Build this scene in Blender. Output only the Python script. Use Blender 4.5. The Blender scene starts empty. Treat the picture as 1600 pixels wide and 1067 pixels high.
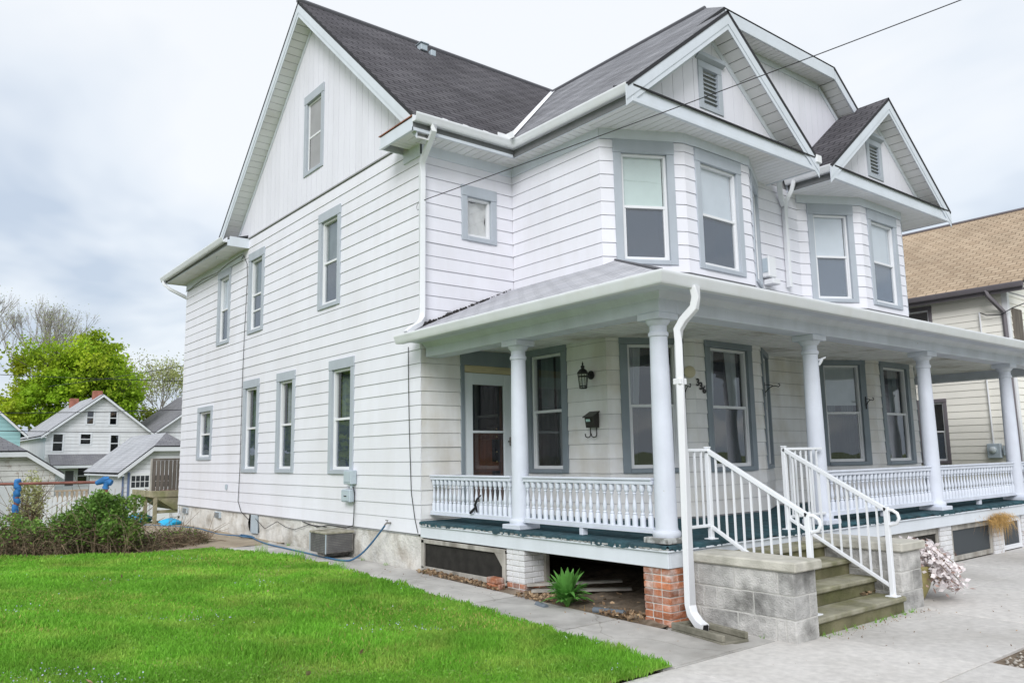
import bpy, bmesh, math, random
import numpy as np
from mathutils import Vector, Matrix
random.seed(11); rng = np.random.default_rng(11)
scene = bpy.context.scene; COL = scene.collection
# ------------------------------------------------------------------ camera
CAM = Vector((-6.0395, -9.6482, 1.6441)); YAW, PIT, ROL = 0.67492, 0.14302, -0.016907
F = Vector((math.sin(YAW)*math.cos(PIT), math.cos(YAW)*math.cos(PIT), math.sin(PIT)))
r0 = Vector((math.cos(YAW), -math.sin(YAW), 0)); u0 = r0.cross(F)
rr = math.cos(ROL)*r0+math.sin(ROL)*u0; uu = -math.sin(ROL)*r0+math.cos(ROL)*u0
cd = bpy.data.cameras.new('camera'); cam = bpy.data.objects.new('camera', cd); COL.objects.link(cam)
M4 = Matrix((rr, uu, -F)).transposed().to_4x4(); M4.translation = CAM; cam.matrix_world = M4
cd.sensor_fit = 'HORIZONTAL'; cd.sensor_width = 36; cd.lens = 36*1239/1600; cd.clip_start = .05; cd.clip_end = 3000
scene.camera = cam
# ------------------------------------------------------------------ sky, sun, exposure
SUN_AZ, SUN_EL = math.radians(230), math.radians(34)      # compass angle from +y towards +x
W = bpy.data.worlds.new('World'); scene.world = W; W.use_nodes = True
nt = W.node_tree; nt.nodes.clear()
def wn(t, **k):
    n = nt.nodes.new(t)
    for a, b in k.items(): setattr(n, a, b)
    return n
L = nt.links.new
tc = wn('ShaderNodeTexCoord'); sep = wn('ShaderNodeSeparateXYZ'); L(tc.outputs['Generated'], sep.inputs[0])
mx = wn('ShaderNodeMath', operation='MAXIMUM'); L(sep.outputs['Z'], mx.inputs[0]); mx.inputs[1].default_value = 0
ad = wn('ShaderNodeMath', operation='ADD'); L(mx.outputs[0], ad.inputs[0]); ad.inputs[1].default_value = .22
dv = wn('ShaderNodeVectorMath', operation='DIVIDE'); cb_ = wn('ShaderNodeCombineXYZ')
for i in range(3): L(ad.outputs[0], cb_.inputs[i])
L(tc.outputs['Generated'], dv.inputs[0]); L(cb_.outputs[0], dv.inputs[1])
n1 = wn('ShaderNodeTexNoise'); n1.inputs['Scale'].default_value = 1.5; n1.inputs['Detail'].default_value = 4; n1.inputs['Roughness'].default_value = .52
n1.inputs['Distortion'].default_value = .25
mp = wn('ShaderNodeMapping'); mp.inputs['Location'].default_value = (3.06, -5.14, 0); mp.inputs['Scale'].default_value = (1.0, .75, 1.3)
L(dv.outputs[0], mp.inputs[0]); L(mp.outputs[0], n1.inputs['Vector'])
ma = wn('ShaderNodeMath', operation='MULTIPLY_ADD'); L(mx.outputs[0], ma.inputs[0]); ma.inputs[1].default_value = .75; L(n1.outputs['Fac'], ma.inputs[2])   # overcast sky grows brighter towards the zenith
cr = wn('ShaderNodeValToRGB'); L(ma.outputs[0], cr.inputs[0])
e = cr.color_ramp.elements
e[0].position = .54; e[0].color = (.57, .655, .78, 1); e[1].position = .83; e[1].color = (.945, .97, 1, 1)
el = cr.color_ramp.elements.new(.68); el.color = (.82, .875, .945, 1)
sky = wn('ShaderNodeTexSky', sky_type='NISHITA'); sky.sun_disc = False; sky.sun_elevation = SUN_EL; sky.sun_rotation = SUN_AZ
sky.air_density = 1.2; sky.dust_density = 2.5
b1 = wn('ShaderNodeBackground'); b1.inputs[1].default_value = .12; L(sky.outputs[0], b1.inputs[0])
b2 = wn('ShaderNodeBackground'); b2.inputs[1].default_value = .755; L(cr.outputs[0], b2.inputs[0])
ms = wn('ShaderNodeMixShader'); ms.inputs[0].default_value = .90; L(b1.outputs[0], ms.inputs[1]); L(b2.outputs[0], ms.inputs[2])
wo = wn('ShaderNodeOutputWorld'); L(ms.outputs[0], wo.inputs[0])
sd = bpy.data.lights.new('sun', 'SUN'); sd.energy = 1.5; sd.angle = math.radians(28); sd.color = (.97, .975, 1)
so = bpy.data.objects.new('sun', sd); COL.objects.link(so)
sdir = Vector((math.sin(SUN_AZ)*math.cos(SUN_EL), math.cos(SUN_AZ)*math.cos(SUN_EL), math.sin(SUN_EL)))
so.rotation_euler = sdir.to_track_quat('Z', 'Y').to_euler(); so.location = (-20, -20, 30)
vs = scene.view_settings; vs.view_transform = 'Standard'; vs.look = 'None'; vs.exposure = 0.48; vs.gamma = 1; vs.use_curve_mapping = False
scene.render.engine = 'CYCLES'; scene.cycles.max_bounces = 6; scene.cycles.transparent_max_bounces = 12; scene.cycles.use_denoising = True
# ------------------------------------------------------------------ materials
MATS = {}
def mat(name, c, rough=.6, var=.10, scale=2.5, bump=0., bscale=60, c2=None, cscale=1.2, cth=(.45, .65), streak=None, spec=.3, rnd=0., metal=0., trans=0., isl=0., stretch=(1, 1, 1), coat=0., crack=0.):
    """procedural paint/stone/wood: base colour, value noise, second colour patches, vertical streaks, grain bump"""
    m = bpy.data.materials.new(name); m.use_nodes = True; t = m.node_tree; ns = t.nodes; lk = t.links.new
    p = ns['Principled BSDF']; p.inputs['Roughness'].default_value = rough; p.inputs['Metallic'].default_value = metal
    p.inputs['Specular IOR Level'].default_value = spec; p.inputs['Coat Weight'].default_value = coat
    g = ns.new('ShaderNodeNewGeometry')
    mpn = ns.new('ShaderNodeMapping'); mpn.inputs['Scale'].default_value = stretch; lk(g.outputs['Position'], mpn.inputs[0])
    def noise(sc, det=4, vec=mpn.outputs[0], ro=.55):
        n = ns.new('ShaderNodeTexNoise'); n.inputs['Scale'].default_value = sc; n.inputs['Detail'].default_value = det; n.inputs['Roughness'].default_value = ro
        lk(vec, n.inputs['Vector']); return n.outputs['Fac']
    def ramp(fac, a, b, ca, cb2):
        q = ns.new('ShaderNodeValToRGB'); lk(fac, q.inputs[0]); x = q.color_ramp.elements
        x[0].position = a; x[0].color = ca; x[1].position = b; x[1].color = cb2; return q.outputs[0]
    def mixc(fac, a, b, mode='MIX'):
        q = ns.new('ShaderNodeMix'); q.data_type = 'RGBA'; q.blend_type = mode
        for i, v in ((0, fac), (6, a), (7, b)):
            if hasattr(v, 'is_linked') or hasattr(v, 'links'): lk(v, q.inputs[i])
            else: q.inputs[i].default_value = v
        return q.outputs[2]
    base = (*c, 1)
    cur = base
    if c2 is not None: cur = mixc(ramp(noise(cscale, 6), cth[0], cth[1], (0, 0, 0, 1), (1, 1, 1, 1)), base, (*c2, 1))
    lo, hi = 1-var, 1+var
    cur = mixc(1.0, cur, ramp(noise(scale, 5), .3, .7, (lo, lo, lo, 1), (hi, hi, hi, 1)), 'MULTIPLY')
    if streak:
        mp2 = ns.new('ShaderNodeMapping'); mp2.inputs['Scale'].default_value = (2.2, 2.2, .30); lk(g.outputs['Position'], mp2.inputs[0])
        cur = mixc(1.0, cur, ramp(noise(1.3, 6, mp2.outputs[0], .6), .34, .6, (*streak, 1), (1, 1, 1, 1)), 'MULTIPLY')
    if rnd or isl:
        src = ns.new('ShaderNodeObjectInfo').outputs['Random'] if rnd else g.outputs['Random Per Island']; a = rnd or isl
        cur = mixc(1.0, cur, ramp(src, 0, 1, (1-a, 1-a, 1-a, 1), (1+a, 1+a*.96, 1+a*.9, 1)), 'MULTIPLY')
    if isinstance(cur, tuple): p.inputs['Base Color'].default_value = cur
    else: lk(cur, p.inputs['Base Color'])
    if crack:
        nd = ns.new('ShaderNodeTexNoise'); nd.inputs['Scale'].default_value = 1.6; nd.inputs['Detail'].default_value = 5; lk(g.outputs['Position'], nd.inputs['Vector'])
        va = ns.new('ShaderNodeVectorMath'); va.operation = 'MULTIPLY_ADD'; lk(nd.outputs['Color'], va.inputs[0]); va.inputs[1].default_value = (.5, .5, .5); lk(g.outputs['Position'], va.inputs[2])
        vo = ns.new('ShaderNodeTexVoronoi'); vo.feature = 'DISTANCE_TO_EDGE'; vo.inputs['Scale'].default_value = crack; lk(va.outputs[0], vo.inputs['Vector'])
        cur = mixc(1.0, cur, ramp(vo.outputs['Distance'], .0, .006, (.66, .64, .61, 1), (1, 1, 1, 1)), 'MULTIPLY'); lk(cur, p.inputs['Base Color'])
    if bump:
        b = ns.new('ShaderNodeBump'); b.inputs['Strength'].default_value = bump; b.inputs['Distance'].default_value = .02
        lk(noise(bscale, 4), b.inputs['Height']); lk(b.outputs[0], p.inputs['Normal'])
    if trans:
        tr = ns.new('ShaderNodeBsdfTranslucent'); mxs = ns.new('ShaderNodeMixShader'); mxs.inputs[0].default_value = trans
        if not isinstance(cur, tuple): lk(cur, tr.inputs[0])
        else: tr.inputs[0].default_value = cur
        lk(p.outputs[0], mxs.inputs[1]); lk(tr.outputs[0], mxs.inputs[2]); lk(mxs.outputs[0], ns['Material Output'].inputs[0])
    MATS[name] = m; return m
def shingle(name, c, c2, bw=.32, rh=.14, mort=.35, var=.25):
    """roof shingles: brick pattern in UV metres (u along the eave, v up the slope)"""
    m = bpy.data.materials.new(name); m.use_nodes = True; t = m.node_tree; ns = t.nodes; lk = t.links.new; p = ns['Principled BSDF']
    p.inputs['Roughness'].default_value = .9; p.inputs['Specular IOR Level'].default_value = .15
    uv = ns.new('ShaderNodeUVMap'); br = ns.new('ShaderNodeTexBrick'); lk(uv.outputs[0], br.inputs['Vector'])
    br.inputs['Scale'].default_value = 1; br.inputs['Brick Width'].default_value = bw; br.inputs['Row Height'].default_value = rh
    br.inputs['Mortar Size'].default_value = .012; br.inputs['Mortar Smooth'].default_value = .3; br.inputs['Bias'].default_value = 0
    br.inputs['Color1'].default_value = (*c, 1); br.inputs['Color2'].default_value = (*c2, 1); br.inputs['Mortar'].default_value = (*[x*mort for x in c], 1)
    n = ns.new('ShaderNodeTexNoise'); n.inputs['Scale'].default_value = .9; n.inputs['Detail'].default_value = 8; lk(uv.outputs[0], n.inputs['Vector'])
    rp = ns.new('ShaderNodeValToRGB'); lk(n.outputs['Fac'], rp.inputs[0]); x = rp.color_ramp.elements
    x[0].position = .3; x[0].color = (1-var, 1-var, 1-var, 1); x[1].position = .7; x[1].color = (1+var, 1+var, 1+var, 1)
    mxn = ns.new('ShaderNodeMix'); mxn.data_type = 'RGBA'; mxn.blend_type = 'MULTIPLY'; mxn.inputs[0].default_value = 1
    lk(br.outputs['Color'], mxn.inputs[6]); lk(rp.outputs[0], mxn.inputs[7]); lk(mxn.outputs[2], p.inputs['Base Color'])
    b = ns.new('ShaderNodeBump'); b.inputs['Strength'].default_value = .8; b.inputs['Distance'].default_value = .012; b.invert = True
    lk(br.outputs['Fac'], b.inputs['Height']); lk(b.outputs[0], p.inputs['Normal']); MATS[name] = m
def glass(name, tint=(.93, .95, .955), ior=2.3, alpha=1.0):
    m = bpy.data.materials.new(name); m.use_nodes = True; t = m.node_tree; ns = t.nodes; lk = t.links.new; ns.remove(ns['Principled BSDF'])
    a = ns.new('ShaderNodeBsdfTransparent'); a.inputs[0].default_value = (*tint, 1); g = ns.new('ShaderNodeBsdfGlossy'); g.inputs['Roughness'].default_value = .015
    gi = ns.new('ShaderNodeNewGeometry'); dt = ns.new('ShaderNodeVectorMath'); dt.operation = 'DOT_PRODUCT'; lk(gi.outputs['Normal'], dt.inputs[0]); lk(gi.outputs['Incoming'], dt.inputs[1])
    def mth(op, a, b=None):
        q = ns.new('ShaderNodeMath'); q.operation = op
        for i_, v_ in ((0, a), (1, b)):
            if v_ is None: continue
            if isinstance(v_, (int, float)): q.inputs[i_].default_value = v_
            else: lk(v_, q.inputs[i_])
        return q.outputs[0]
    f0 = ((ior-1)/(ior+1))**2; fr_ = mth('ADD', mth('MULTIPLY', mth('POWER', mth('SUBTRACT', 1.0, mth('ABSOLUTE', dt.outputs['Value'])), 4.0), 1-f0), f0)
    nz = ns.new('ShaderNodeTexNoise'); nz.inputs['Scale'].default_value = 2.2; nz.inputs['Detail'].default_value = 1
    gg = ns.new('ShaderNodeNewGeometry'); lk(gg.outputs['Position'], nz.inputs['Vector'])
    b = ns.new('ShaderNodeBump'); b.inputs['Strength'].default_value = .05; b.inputs['Distance'].default_value = .05; lk(nz.outputs['Fac'], b.inputs['Height']); lk(b.outputs[0], g.inputs['Normal'])
    x = ns.new('ShaderNodeMixShader'); lk(fr_, x.inputs[0]); lk(a.outputs[0], x.inputs[1]); lk(g.outputs[0], x.inputs[2]); lk(x.outputs[0], ns['Material Output'].inputs[0]); MATS[name] = m
def screen(name, c, alpha):
    m = bpy.data.materials.new(name); m.use_nodes = True; t = m.node_tree; ns = t.nodes; lk = t.links.new
    p = ns['Principled BSDF']; p.inputs['Base Color'].default_value = (*c, 1); p.inputs['Roughness'].default_value = .6; p.inputs['Specular IOR Level'].default_value = .4
    a = ns.new('ShaderNodeBsdfTransparent'); x = ns.new('ShaderNodeMixShader'); x.inputs[0].default_value = alpha
    lk(a.outputs[0], x.inputs[1]); lk(p.outputs[0], x.inputs[2]); lk(x.outputs[0], ns['Material Output'].inputs[0]); MATS[name] = m
mat('siding', (.81, .81, .872), .45, .03, 1.1, .05, 160, c2=(.785, .78, .83), cscale=.5, streak=(.955, .95, .94), rnd=.02)
mat('siding_porch', (.85, .845, .85), .55, .05, 2.2, .05, 120, c2=(.74, .71, .655), cscale=1.6, cth=(.45, .70), streak=(.88, .865, .84), rnd=.05)
mat('boarding', (.80, .795, .865), .5, .02, 1.5, .04, 150, rnd=.02, streak=(.96, .96, .955))
mat('dark_gap', (.36, .36, .37), .9, .1)
mat('wall_core', (.42, .42, .43), .9, .1)
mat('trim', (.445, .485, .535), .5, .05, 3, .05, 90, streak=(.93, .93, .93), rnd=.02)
mat('trim_shaded', (.25, .29, .325), .5, .07, 3, .05, 90, streak=(.9, .9, .9))  # same trim grey, darkened so the porch shade is in the colour
mat('white', (.79, .80, .825), .4, .025, 2, .02, 120, streak=(.965, .962, .955))
mat('gutter_white', (.78, .80, .83), .35, .04, 2.2, .02, 60, c2=(.68, .685, .68), cscale=2.2, cth=(.55, .85), streak=(.95, .945, .935))
mat('fascia', (.69, .735, .80), .45, .04, 2, .02, 100, streak=(.95, .95, .94))
mat('soffit', (.78, .785, .80), .55, .04, 2, 0, 60, rnd=.025, c2=(.64, .63, .60), cscale=.9, cth=(.5, .8))
mat('porch_ceiling', (.86, .85, .83), .6, .07, 2.5, .05, 60, rnd=.04, c2=(.50, .46, .40), cscale=1.4, cth=(.52, .72))
mat('porch_paint', (.67, .705, .79), .5, .06, 3, .14, 45, streak=(.90, .90, .89), rnd=.015, c2=(.50, .50, .49), cscale=16, cth=(.72, .74))
mat('baluster_paint', (.67, .71, .79), .5, .045, 3, .06, 60, rnd=.03)
mat('skirt_paint', (.70, .74, .79), .5, .04, 2, .07, 45, streak=(.94, .94, .93))
mat('peeling', (.50, .51, .50), .8, .2, 9, .3, 60, c2=(.20, .20, .19), cscale=9, cth=(.45, .55))
mat('carpet', (.055, .098, .115), .98, .28, 10, .6, 240, spec=.05, c2=(.05, .11, .13), cscale=3)
mat('wood_grey', (.42, .40, .36), .85, .22, 7, .3, 60, c2=(.24, .22, .19), cscale=4, stretch=(1, 1, .4))
mat('wood_green', (.25, .225, .135), .9, .2, 5, .3, 50, c2=(.15, .15, .07), cscale=3)
mat('lattice_dark', (.028, .026, .023), .95, .3, 8, .2, 80)
mat('stucco', (.70, .685, .65), .95, .14, 4, 1.0, 22, c2=(.48, .445, .395), cscale=2.6, cth=(.50, .68), streak=(.86, .84, .81))
mat('brick', (.46, .18, .095), .9, .28, 14, .7, 70, rnd=.32, c2=(.46, .35, .31), cscale=7, cth=(.46, .66))
mat('brick_white', (.72, .72, .73), .7, .06, 8, .4, 60, rnd=.04, c2=(.45, .40, .37), cscale=11, cth=(.64, .70))
mat('mortar', (.60, .57, .53), .95, .15, 12, .6, 70)
mat('mortar_white', (.56, .55, .53), .9, .15, 12, .4, 70)
mat('block', (.56, .55, .53), .95, .26, 7, 1.0, 70, c2=(.22, .217, .205), cscale=3.0, cth=(.48, .68), rnd=.16)
mat('block_cap', (.56, .54, .475), .95, .16, 5, .6, 80, c2=(.32, .31, .255), cscale=2.4, cth=(.5, .7))
mat('step', (.32, .305, .23), .95, .22, 5, .6, 80, c2=(.19, .185, .10), cscale=3.4, cth=(.44, .66))
mat('riser', (.185, .172, .10), .95, .25, 4, .6, 60, c2=(.11, .11, .05), cscale=2.5)
mat('splash', (.25, .235, .19), .95, .25, 4, .6, 60, c2=(.14, .135, .10), cscale=3.5)
mat('concrete', (.62, .60, .575), .92, .11, 14, .45, 150, c2=(.46, .44, .41), cscale=.75, cth=(.44, .74), rnd=.05)
mat('concrete_worn', (.54, .525, .50), .95, .15, 3, .6, 110, c2=(.36, .345, .32), cscale=1.1, cth=(.44, .66), rnd=.06, crack=.7)
mat('soil', (.16, .125, .09), 1, .3, 9, .8, 60, c2=(.26, .21, .16), cscale=5)
mat('ground', (.10, .13, .03), 1, .3, 1.5, .4, 20, c2=(.14, .16, .05), cscale=.3)
mat('lawn_base', (.15, .27, .035), 1, .3, 1.0, .6, 50, c2=(.30, .34, .09), cscale=1.2)
mat('asphalt', (.06, .06, .062), .95, .2, 6, .4, 120)
mat('flash_white', (.82, .83, .85), .4, .03)
mat('metal_white', (.82, .84, .87), .3, .015, 3, spec=.5)
mat('grey_box', (.46, .53, .58), .5, .06, 5, rnd=.04)
mat('gutter_shadow', (.17, .175, .18), .6, .1, 4)
mat('copper', (.30, .12, .07), .6, .3, 8)
mat('black_iron', (.018, .018, .02), .45, .2, 9, spec=.4)
mat('brown_black', (.016, .013, .011), .4, .2, 7, spec=.5)
mat('paper', (.45, .66, .60), .8, .05)
mat('lamp_glass', (.62, .68, .70), .15, .05, spec=.6)
mat('cream', (.62, .56, .40), .5, .05)
mat('door_white', (.72, .77, .80), .4, .02)
mat('plywood', (.62, .53, .34), .8, .12, 10, stretch=(.3, .3, 2))
mat('door_wood', (.10, .035, .018), .4, .3, 9, stretch=(4, 4, .4), spec=.4)
mat('brass', (.5, .4, .2), .3, .05, metal=.9)
mat('interior', (.04, .045, .052), .9, .1)
mat('shade_green', (.66, .76, .73), .8, .03, 5)
mat('shade_white', (.70, .74, .80), .8, .03, 5)
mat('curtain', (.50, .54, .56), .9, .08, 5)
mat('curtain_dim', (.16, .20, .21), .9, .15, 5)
mat('cloth_white', (.72, .71, .70), .9, .08, 6)
mat('hose', (.05, .14, .26), .45, .1, 9)
mat('cable', (.03, .03, .035), .6, .1)
mat('cable_grey', (.30, .30, .30), .6, .1)
mat('ac_top', (.36, .34, .27), .8, .25, 6, .2, 60, c2=(.14, .13, .09), cscale=5)
mat('ac_case', (.21, .20, .19), .7, .3, 8, .2, 60, c2=(.10, .095, .09), cscale=5)
mat('ac_fin', (.12, .12, .125), .6, .2, 20)
mat('leaf_litter', (.25, .165, .10), .95, .3, 20, isl=.5, c2=(.38, .29, .19), cscale=9)
mat('pipe_grey', (.13, .155, .18), .6, .15, 9)
mat('leaf_plant', (.14, .36, .075), .5, .2, 6, isl=.25, trans=.2, spec=.4)
mat('pot', (.34, .30, .12), .35, .15, 5, c2=(.18, .14, .06), cscale=3, spec=.5)
mat('dried_flower', (.84, .79, .80), .95, .2, 12, isl=.3, trans=.15)
mat('dried_leaf', (.36, .25, .22), .95, .3, 12, isl=.35)
mat('dry_grass', (.52, .33, .12), .95, .2, 12, isl=.35)
mat('twig', (.20, .15, .10), .95, .3, 9, isl=.35)
mat('bush_leaf', (.15, .28, .055), .6, .3, 3, isl=.45, trans=.3, c2=(.19, .30, .06), cscale=1.6)
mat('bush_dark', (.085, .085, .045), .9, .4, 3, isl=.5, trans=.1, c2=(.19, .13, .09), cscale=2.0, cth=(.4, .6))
mat('grass', (.20, .46, .05), .6, .22, 1.0, isl=.25, trans=.42, c2=(.36, .53, .10), cscale=1.7, cth=(.46, .72), spec=.2)
mat('clover', (.19, .37, .06), .6, .2, 5, isl=.3, trans=.3)
mat('dirt', (.40, .335, .25), 1, .2, 5, .6, 60, c2=(.28, .23, .17), cscale=2.5)
mat('roof_edge', (.04, .04, .045), .9, .1)
mat('mortar_stoop', (.55, .54, .51), .95, .15, 12, .5, 70)
mat('grass_dry', (.44, .44, .13), .8, .2, 3, isl=.3, trans=.3)
mat('petal', (.45, .47, .66), .8, .1, 3, isl=.25)
mat('pebble', (.40, .37, .33), .9, .25, 15, isl=.4)
mat('bark', (.10, .085, .07), .95, .25, 4)
mat('bark_light', (.34, .315, .295), .95, .2, 3)
mat('maple_leaf', (.30, .48, .03), .6, .30, .22, isl=.32, trans=.45, c2=(.48, .56, .04), cscale=.16, cth=(.42, .62))
mat('bud_leaf', (.42, .44, .22), .8, .25, .3, isl=.3, trans=.3, c2=(.36, .42, .10), cscale=.18)
mat('bush_yellow', (.30, .36, .06), .8, .3, .3, isl=.3, trans=.3)
mat('bg_white', (.76, .77, .80), .6, .05, .6, streak=(.93, .92, .91))
mat('bg_peel', (.70, .69, .68), .8, .1, 2, c2=(.42, .37, .34), cscale=3.2, cth=(.58, .68))
mat('bg_teal', (.36, .60, .63), .6, .05, 1)
mat('bg_fascia', (.74, .76, .80), .6, .04)
mat('bg_blue', (.16, .21, .36), .6, .05)
mat('chimney', (.34, .14, .10), .9, .25, 4)
mat('picket', (.80, .81, .84), .6, .05)
mat('deck_wood', (.45, .36, .28), .9, .2, 4)
mat('rust', (.22, .09, .07), .7, .25, 6)
mat('blue_wrap', (.035, .17, .42), .7, .3, 9, .3, 25)
mat('blue_bag', (.03, .42, .72), .35, .2, 6, .4, 12, c2=(.35, .65, .80), cscale=5, cth=(.6, .75))
mat('nbr_siding', (.90, .875, .80), .5, .03, 1.5, rnd=.025)
mat('nbr_trim', (.175, .16, .175), .5, .06, 3)
mat('nbr_white', (.80, .81, .83), .4, .03)
mat('wood_dark', (.16, .14, .12), .9, .3, 6, .2, 40, stretch=(2, 2, .3))
mat('wood_planter', (.33, .30, .20), .9, .25, 5, .2, 40, c2=(.20, .20, .10), cscale=3)
shingle('roof_dark', (.084, .080, .089), (.116, .111, .120), mort=.25)
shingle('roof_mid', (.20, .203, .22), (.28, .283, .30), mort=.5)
shingle('roof_light', (.44, .445, .48), (.51, .512, .54), mort=.6, var=.14)
shingle('roof_tan', (.40, .305, .215), (.50, .395, .285), bw=.24, rh=.14, mort=.62, var=.12)
shingle('roof_bg', (.42, .43, .46), (.47, .48, .50), mort=.7, var=.15)
shingle('roof_bg_dark', (.20, .20, .22), (.24, .24, .25), mort=.7, var=.15)
glass('pane'); glass('pane_dim', (.55, .6, .62))
screen('insect_screen', (.085, .112, .16), .66); screen('insect_screen_light', (.19, .235, .31), .5)
screen('insect_screen_porch', (.05, .057, .06), .5)
screen('panel_mesh', (.07, .08, .088), .8)
# ------------------------------------------------------------------ mesh helpers
class MB:
    def __init__(s): s.v = []; s.f = []; s.uv = []
    def add(s, vs, fs):
        n = len(s.v); s.v += [tuple(q) for q in vs]; s.f += [[i+n for i in f] for f in fs]; return s
    def hexa(s, p): return s.add(p, [(0, 3, 2, 1), (4, 5, 6, 7), (0, 1, 5, 4), (1, 2, 6, 5), (2, 3, 7, 6), (3, 0, 4, 7)])
    def box(s, x0, x1, y0, y1, z0, z1, b=0., P=None):
        P = P or (lambda a, c, d: (a, c, d))
        if not b: return s.hexa([P(x0, y0, z0), P(x1, y0, z0), P(x1, y1, z0), P(x0, y1, z0), P(x0, y0, z1), P(x1, y0, z1), P(x1, y1, z1), P(x0, y1, z1)])
        vs = []; ix = {}
        for i in (0, 1):
            for j in (0, 1):
                for k in (0, 1):
                    X = (x0, x1)[i]; Y = (y0, y1)[j]; Z_ = (z0, z1)[k]; xi = X+(b if i == 0 else -b); yi = Y+(b if j == 0 else -b); zi = Z_+(b if k == 0 else -b)
                    for a, q in enumerate(((X, yi, zi), (xi, Y, zi), (xi, yi, Z_))): ix[i, j, k, a] = len(vs); vs.append(P(*q))
        fs = []
        for k in (0, 1):
            fs += [[ix[k, j, l, 0] for j, l in ((0, 0), (1, 0), (1, 1), (0, 1))], [ix[i, k, l, 1] for i, l in ((0, 0), (1, 0), (1, 1), (0, 1))], [ix[i, j, k, 2] for i, j in ((0, 0), (1, 0), (1, 1), (0, 1))]]
            for l in (0, 1):
                fs += [[ix[0, k, l, 1], ix[1, k, l, 1], ix[1, k, l, 2], ix[0, k, l, 2]], [ix[k, 0, l, 0], ix[k, 1, l, 0], ix[k, 1, l, 2], ix[k, 0, l, 2]], [ix[k, l, 0, 0], ix[k, l, 1, 0], ix[k, l, 1, 1], ix[k, l, 0, 1]]]
                for h in (0, 1): fs.append([ix[k, l, h, 0], ix[k, l, h, 1], ix[k, l, h, 2]])
        return s.add(vs, fs)
    def prism(s, poly, ext):
        n = len(poly); e_ = Vector(ext); a = [Vector(q) for q in poly]
        return s.add(a+[q+e_ for q in a], [list(range(n))[::-1], list(range(n, 2*n))]+[[i, (i+1) % n, (i+1) % n+n, i+n] for i in range(n)])
    def tube(s, path, r, n=6, prof=None, up=(0, 0, 1)):
        pts = [Vector(q) for q in path]; rs = r if isinstance(r, (list, tuple)) else [r]*len(pts)
        pr = prof or [(math.cos(2*math.pi*i/n), math.sin(2*math.pi*i/n)) for i in range(n)]; n = len(pr); vs = []; upv = Vector(up)
        for i, q in enumerate(pts):
            t = ((pts[min(i+1, len(pts)-1)]-pts[max(i-1, 0)])).normalized()
            a = t.cross(upv)
            if a.length < 1e-3: a = t.cross(Vector((1, 0, 0)) if abs(t.x) < .9 else Vector((0, 1, 0)))
            a.normalize(); b = a.cross(t).normalized()
            if i and a.dot(pa) < 0: a = -a; b = -b
            pa = a
            vs += [q+(a*c+b*d)*rs[i] for c, d in pr]
        m = len(pts)
        fs = [[i*n+j, i*n+(j+1) % n, (i+1)*n+(j+1) % n, (i+1)*n+j] for i in range(m-1) for j in range(n)]
        return s.add(vs, fs+[list(range(n))[::-1], list(range((m-1)*n, m*n))])
    def lathe(s, prof, n=16, c=(0, 0, 0), sq=None):
        vs = []
        for r, z in prof: vs += [(c[0]+r*math.cos(2*math.pi*(i+.5)/n), c[1]+r*math.sin(2*math.pi*(i+.5)/n), c[2]+z) for i in range(n)]
        m = len(prof)
        fs = [[i*n+j, i*n+(j+1) % n, (i+1)*n+(j+1) % n, (i+1)*n+j] for i in range(m-1) for j in range(n)]
        return s.add(vs, fs+[list(range(n))[::-1], list(range((m-1)*n, m*n))])
    def build(s, name, m, parent=None, smooth=0, kind=None):
        me = bpy.data.meshes.new(name); me.from_pydata(s.v, [], s.f)
        if len(s.f) < 6000:
            bm = bmesh.new(); bm.from_mesh(me); bmesh.ops.recalc_face_normals(bm, faces=bm.faces); bm.to_mesh(me); bm.free()
        me.materials.append(MATS[m] if isinstance(m, str) else m)
        if smooth: me.polygons.foreach_set('use_smooth', [True]*len(me.polygons)); me.set_sharp_from_angle(angle=math.radians(smooth))
        o = bpy.data.objects.new(name, me); COL.objects.link(o)
        if parent: o.parent = parent
        if kind: o['kind'] = kind
        return o
def each(name, m, parent, boxes, w=None):
    for q in boxes: (MB().box(*q) if w is None else w.box(MB(), *q)).build(name, m, parent)
def tag(o, label, cat, group=None):
    o['label'] = label; o['category'] = cat
    if group: o['group'] = group
    return o
def thing(name, label, cat, loc=(0, 0, 0), rz=0., group=None):
    o = bpy.data.objects.new(name, None); o.empty_display_size = .2; COL.objects.link(o); o.location = loc; o.rotation_euler[2] = rz
    return tag(o, label, cat, group)
def inst(src, parent, loc, rz=0., name=None):
    o = src.copy(); COL.objects.link(o); o.parent = parent; o.location = loc; o.rotation_euler = (0, 0, rz)
    return o
def npmesh(name, V, Fq, m, parent=None, kind=None):
    """mesh from numpy: V (n,3), faces (m,k) all alike"""
    me = bpy.data.meshes.new(name); V = np.asarray(V, dtype=np.float32).reshape(-1, 3); Fq = np.asarray(Fq, dtype=np.int32); k = Fq.shape[1]
    me.vertices.add(len(V)); me.vertices.foreach_set('co', V.ravel()); me.loops.add(Fq.size); me.loops.foreach_set('vertex_index', Fq.ravel())
    me.polygons.add(len(Fq)); me.polygons.foreach_set('loop_start', np.arange(0, Fq.size, k, dtype=np.int32)); me.polygons.foreach_set('loop_total', np.full(len(Fq), k, dtype=np.int32))
    me.update(calc_edges=True); me.materials.append(MATS[m]); o = bpy.data.objects.new(name, me); COL.objects.link(o)
    if parent: o.parent = parent
    if kind: o['kind'] = kind
    return o
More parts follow.
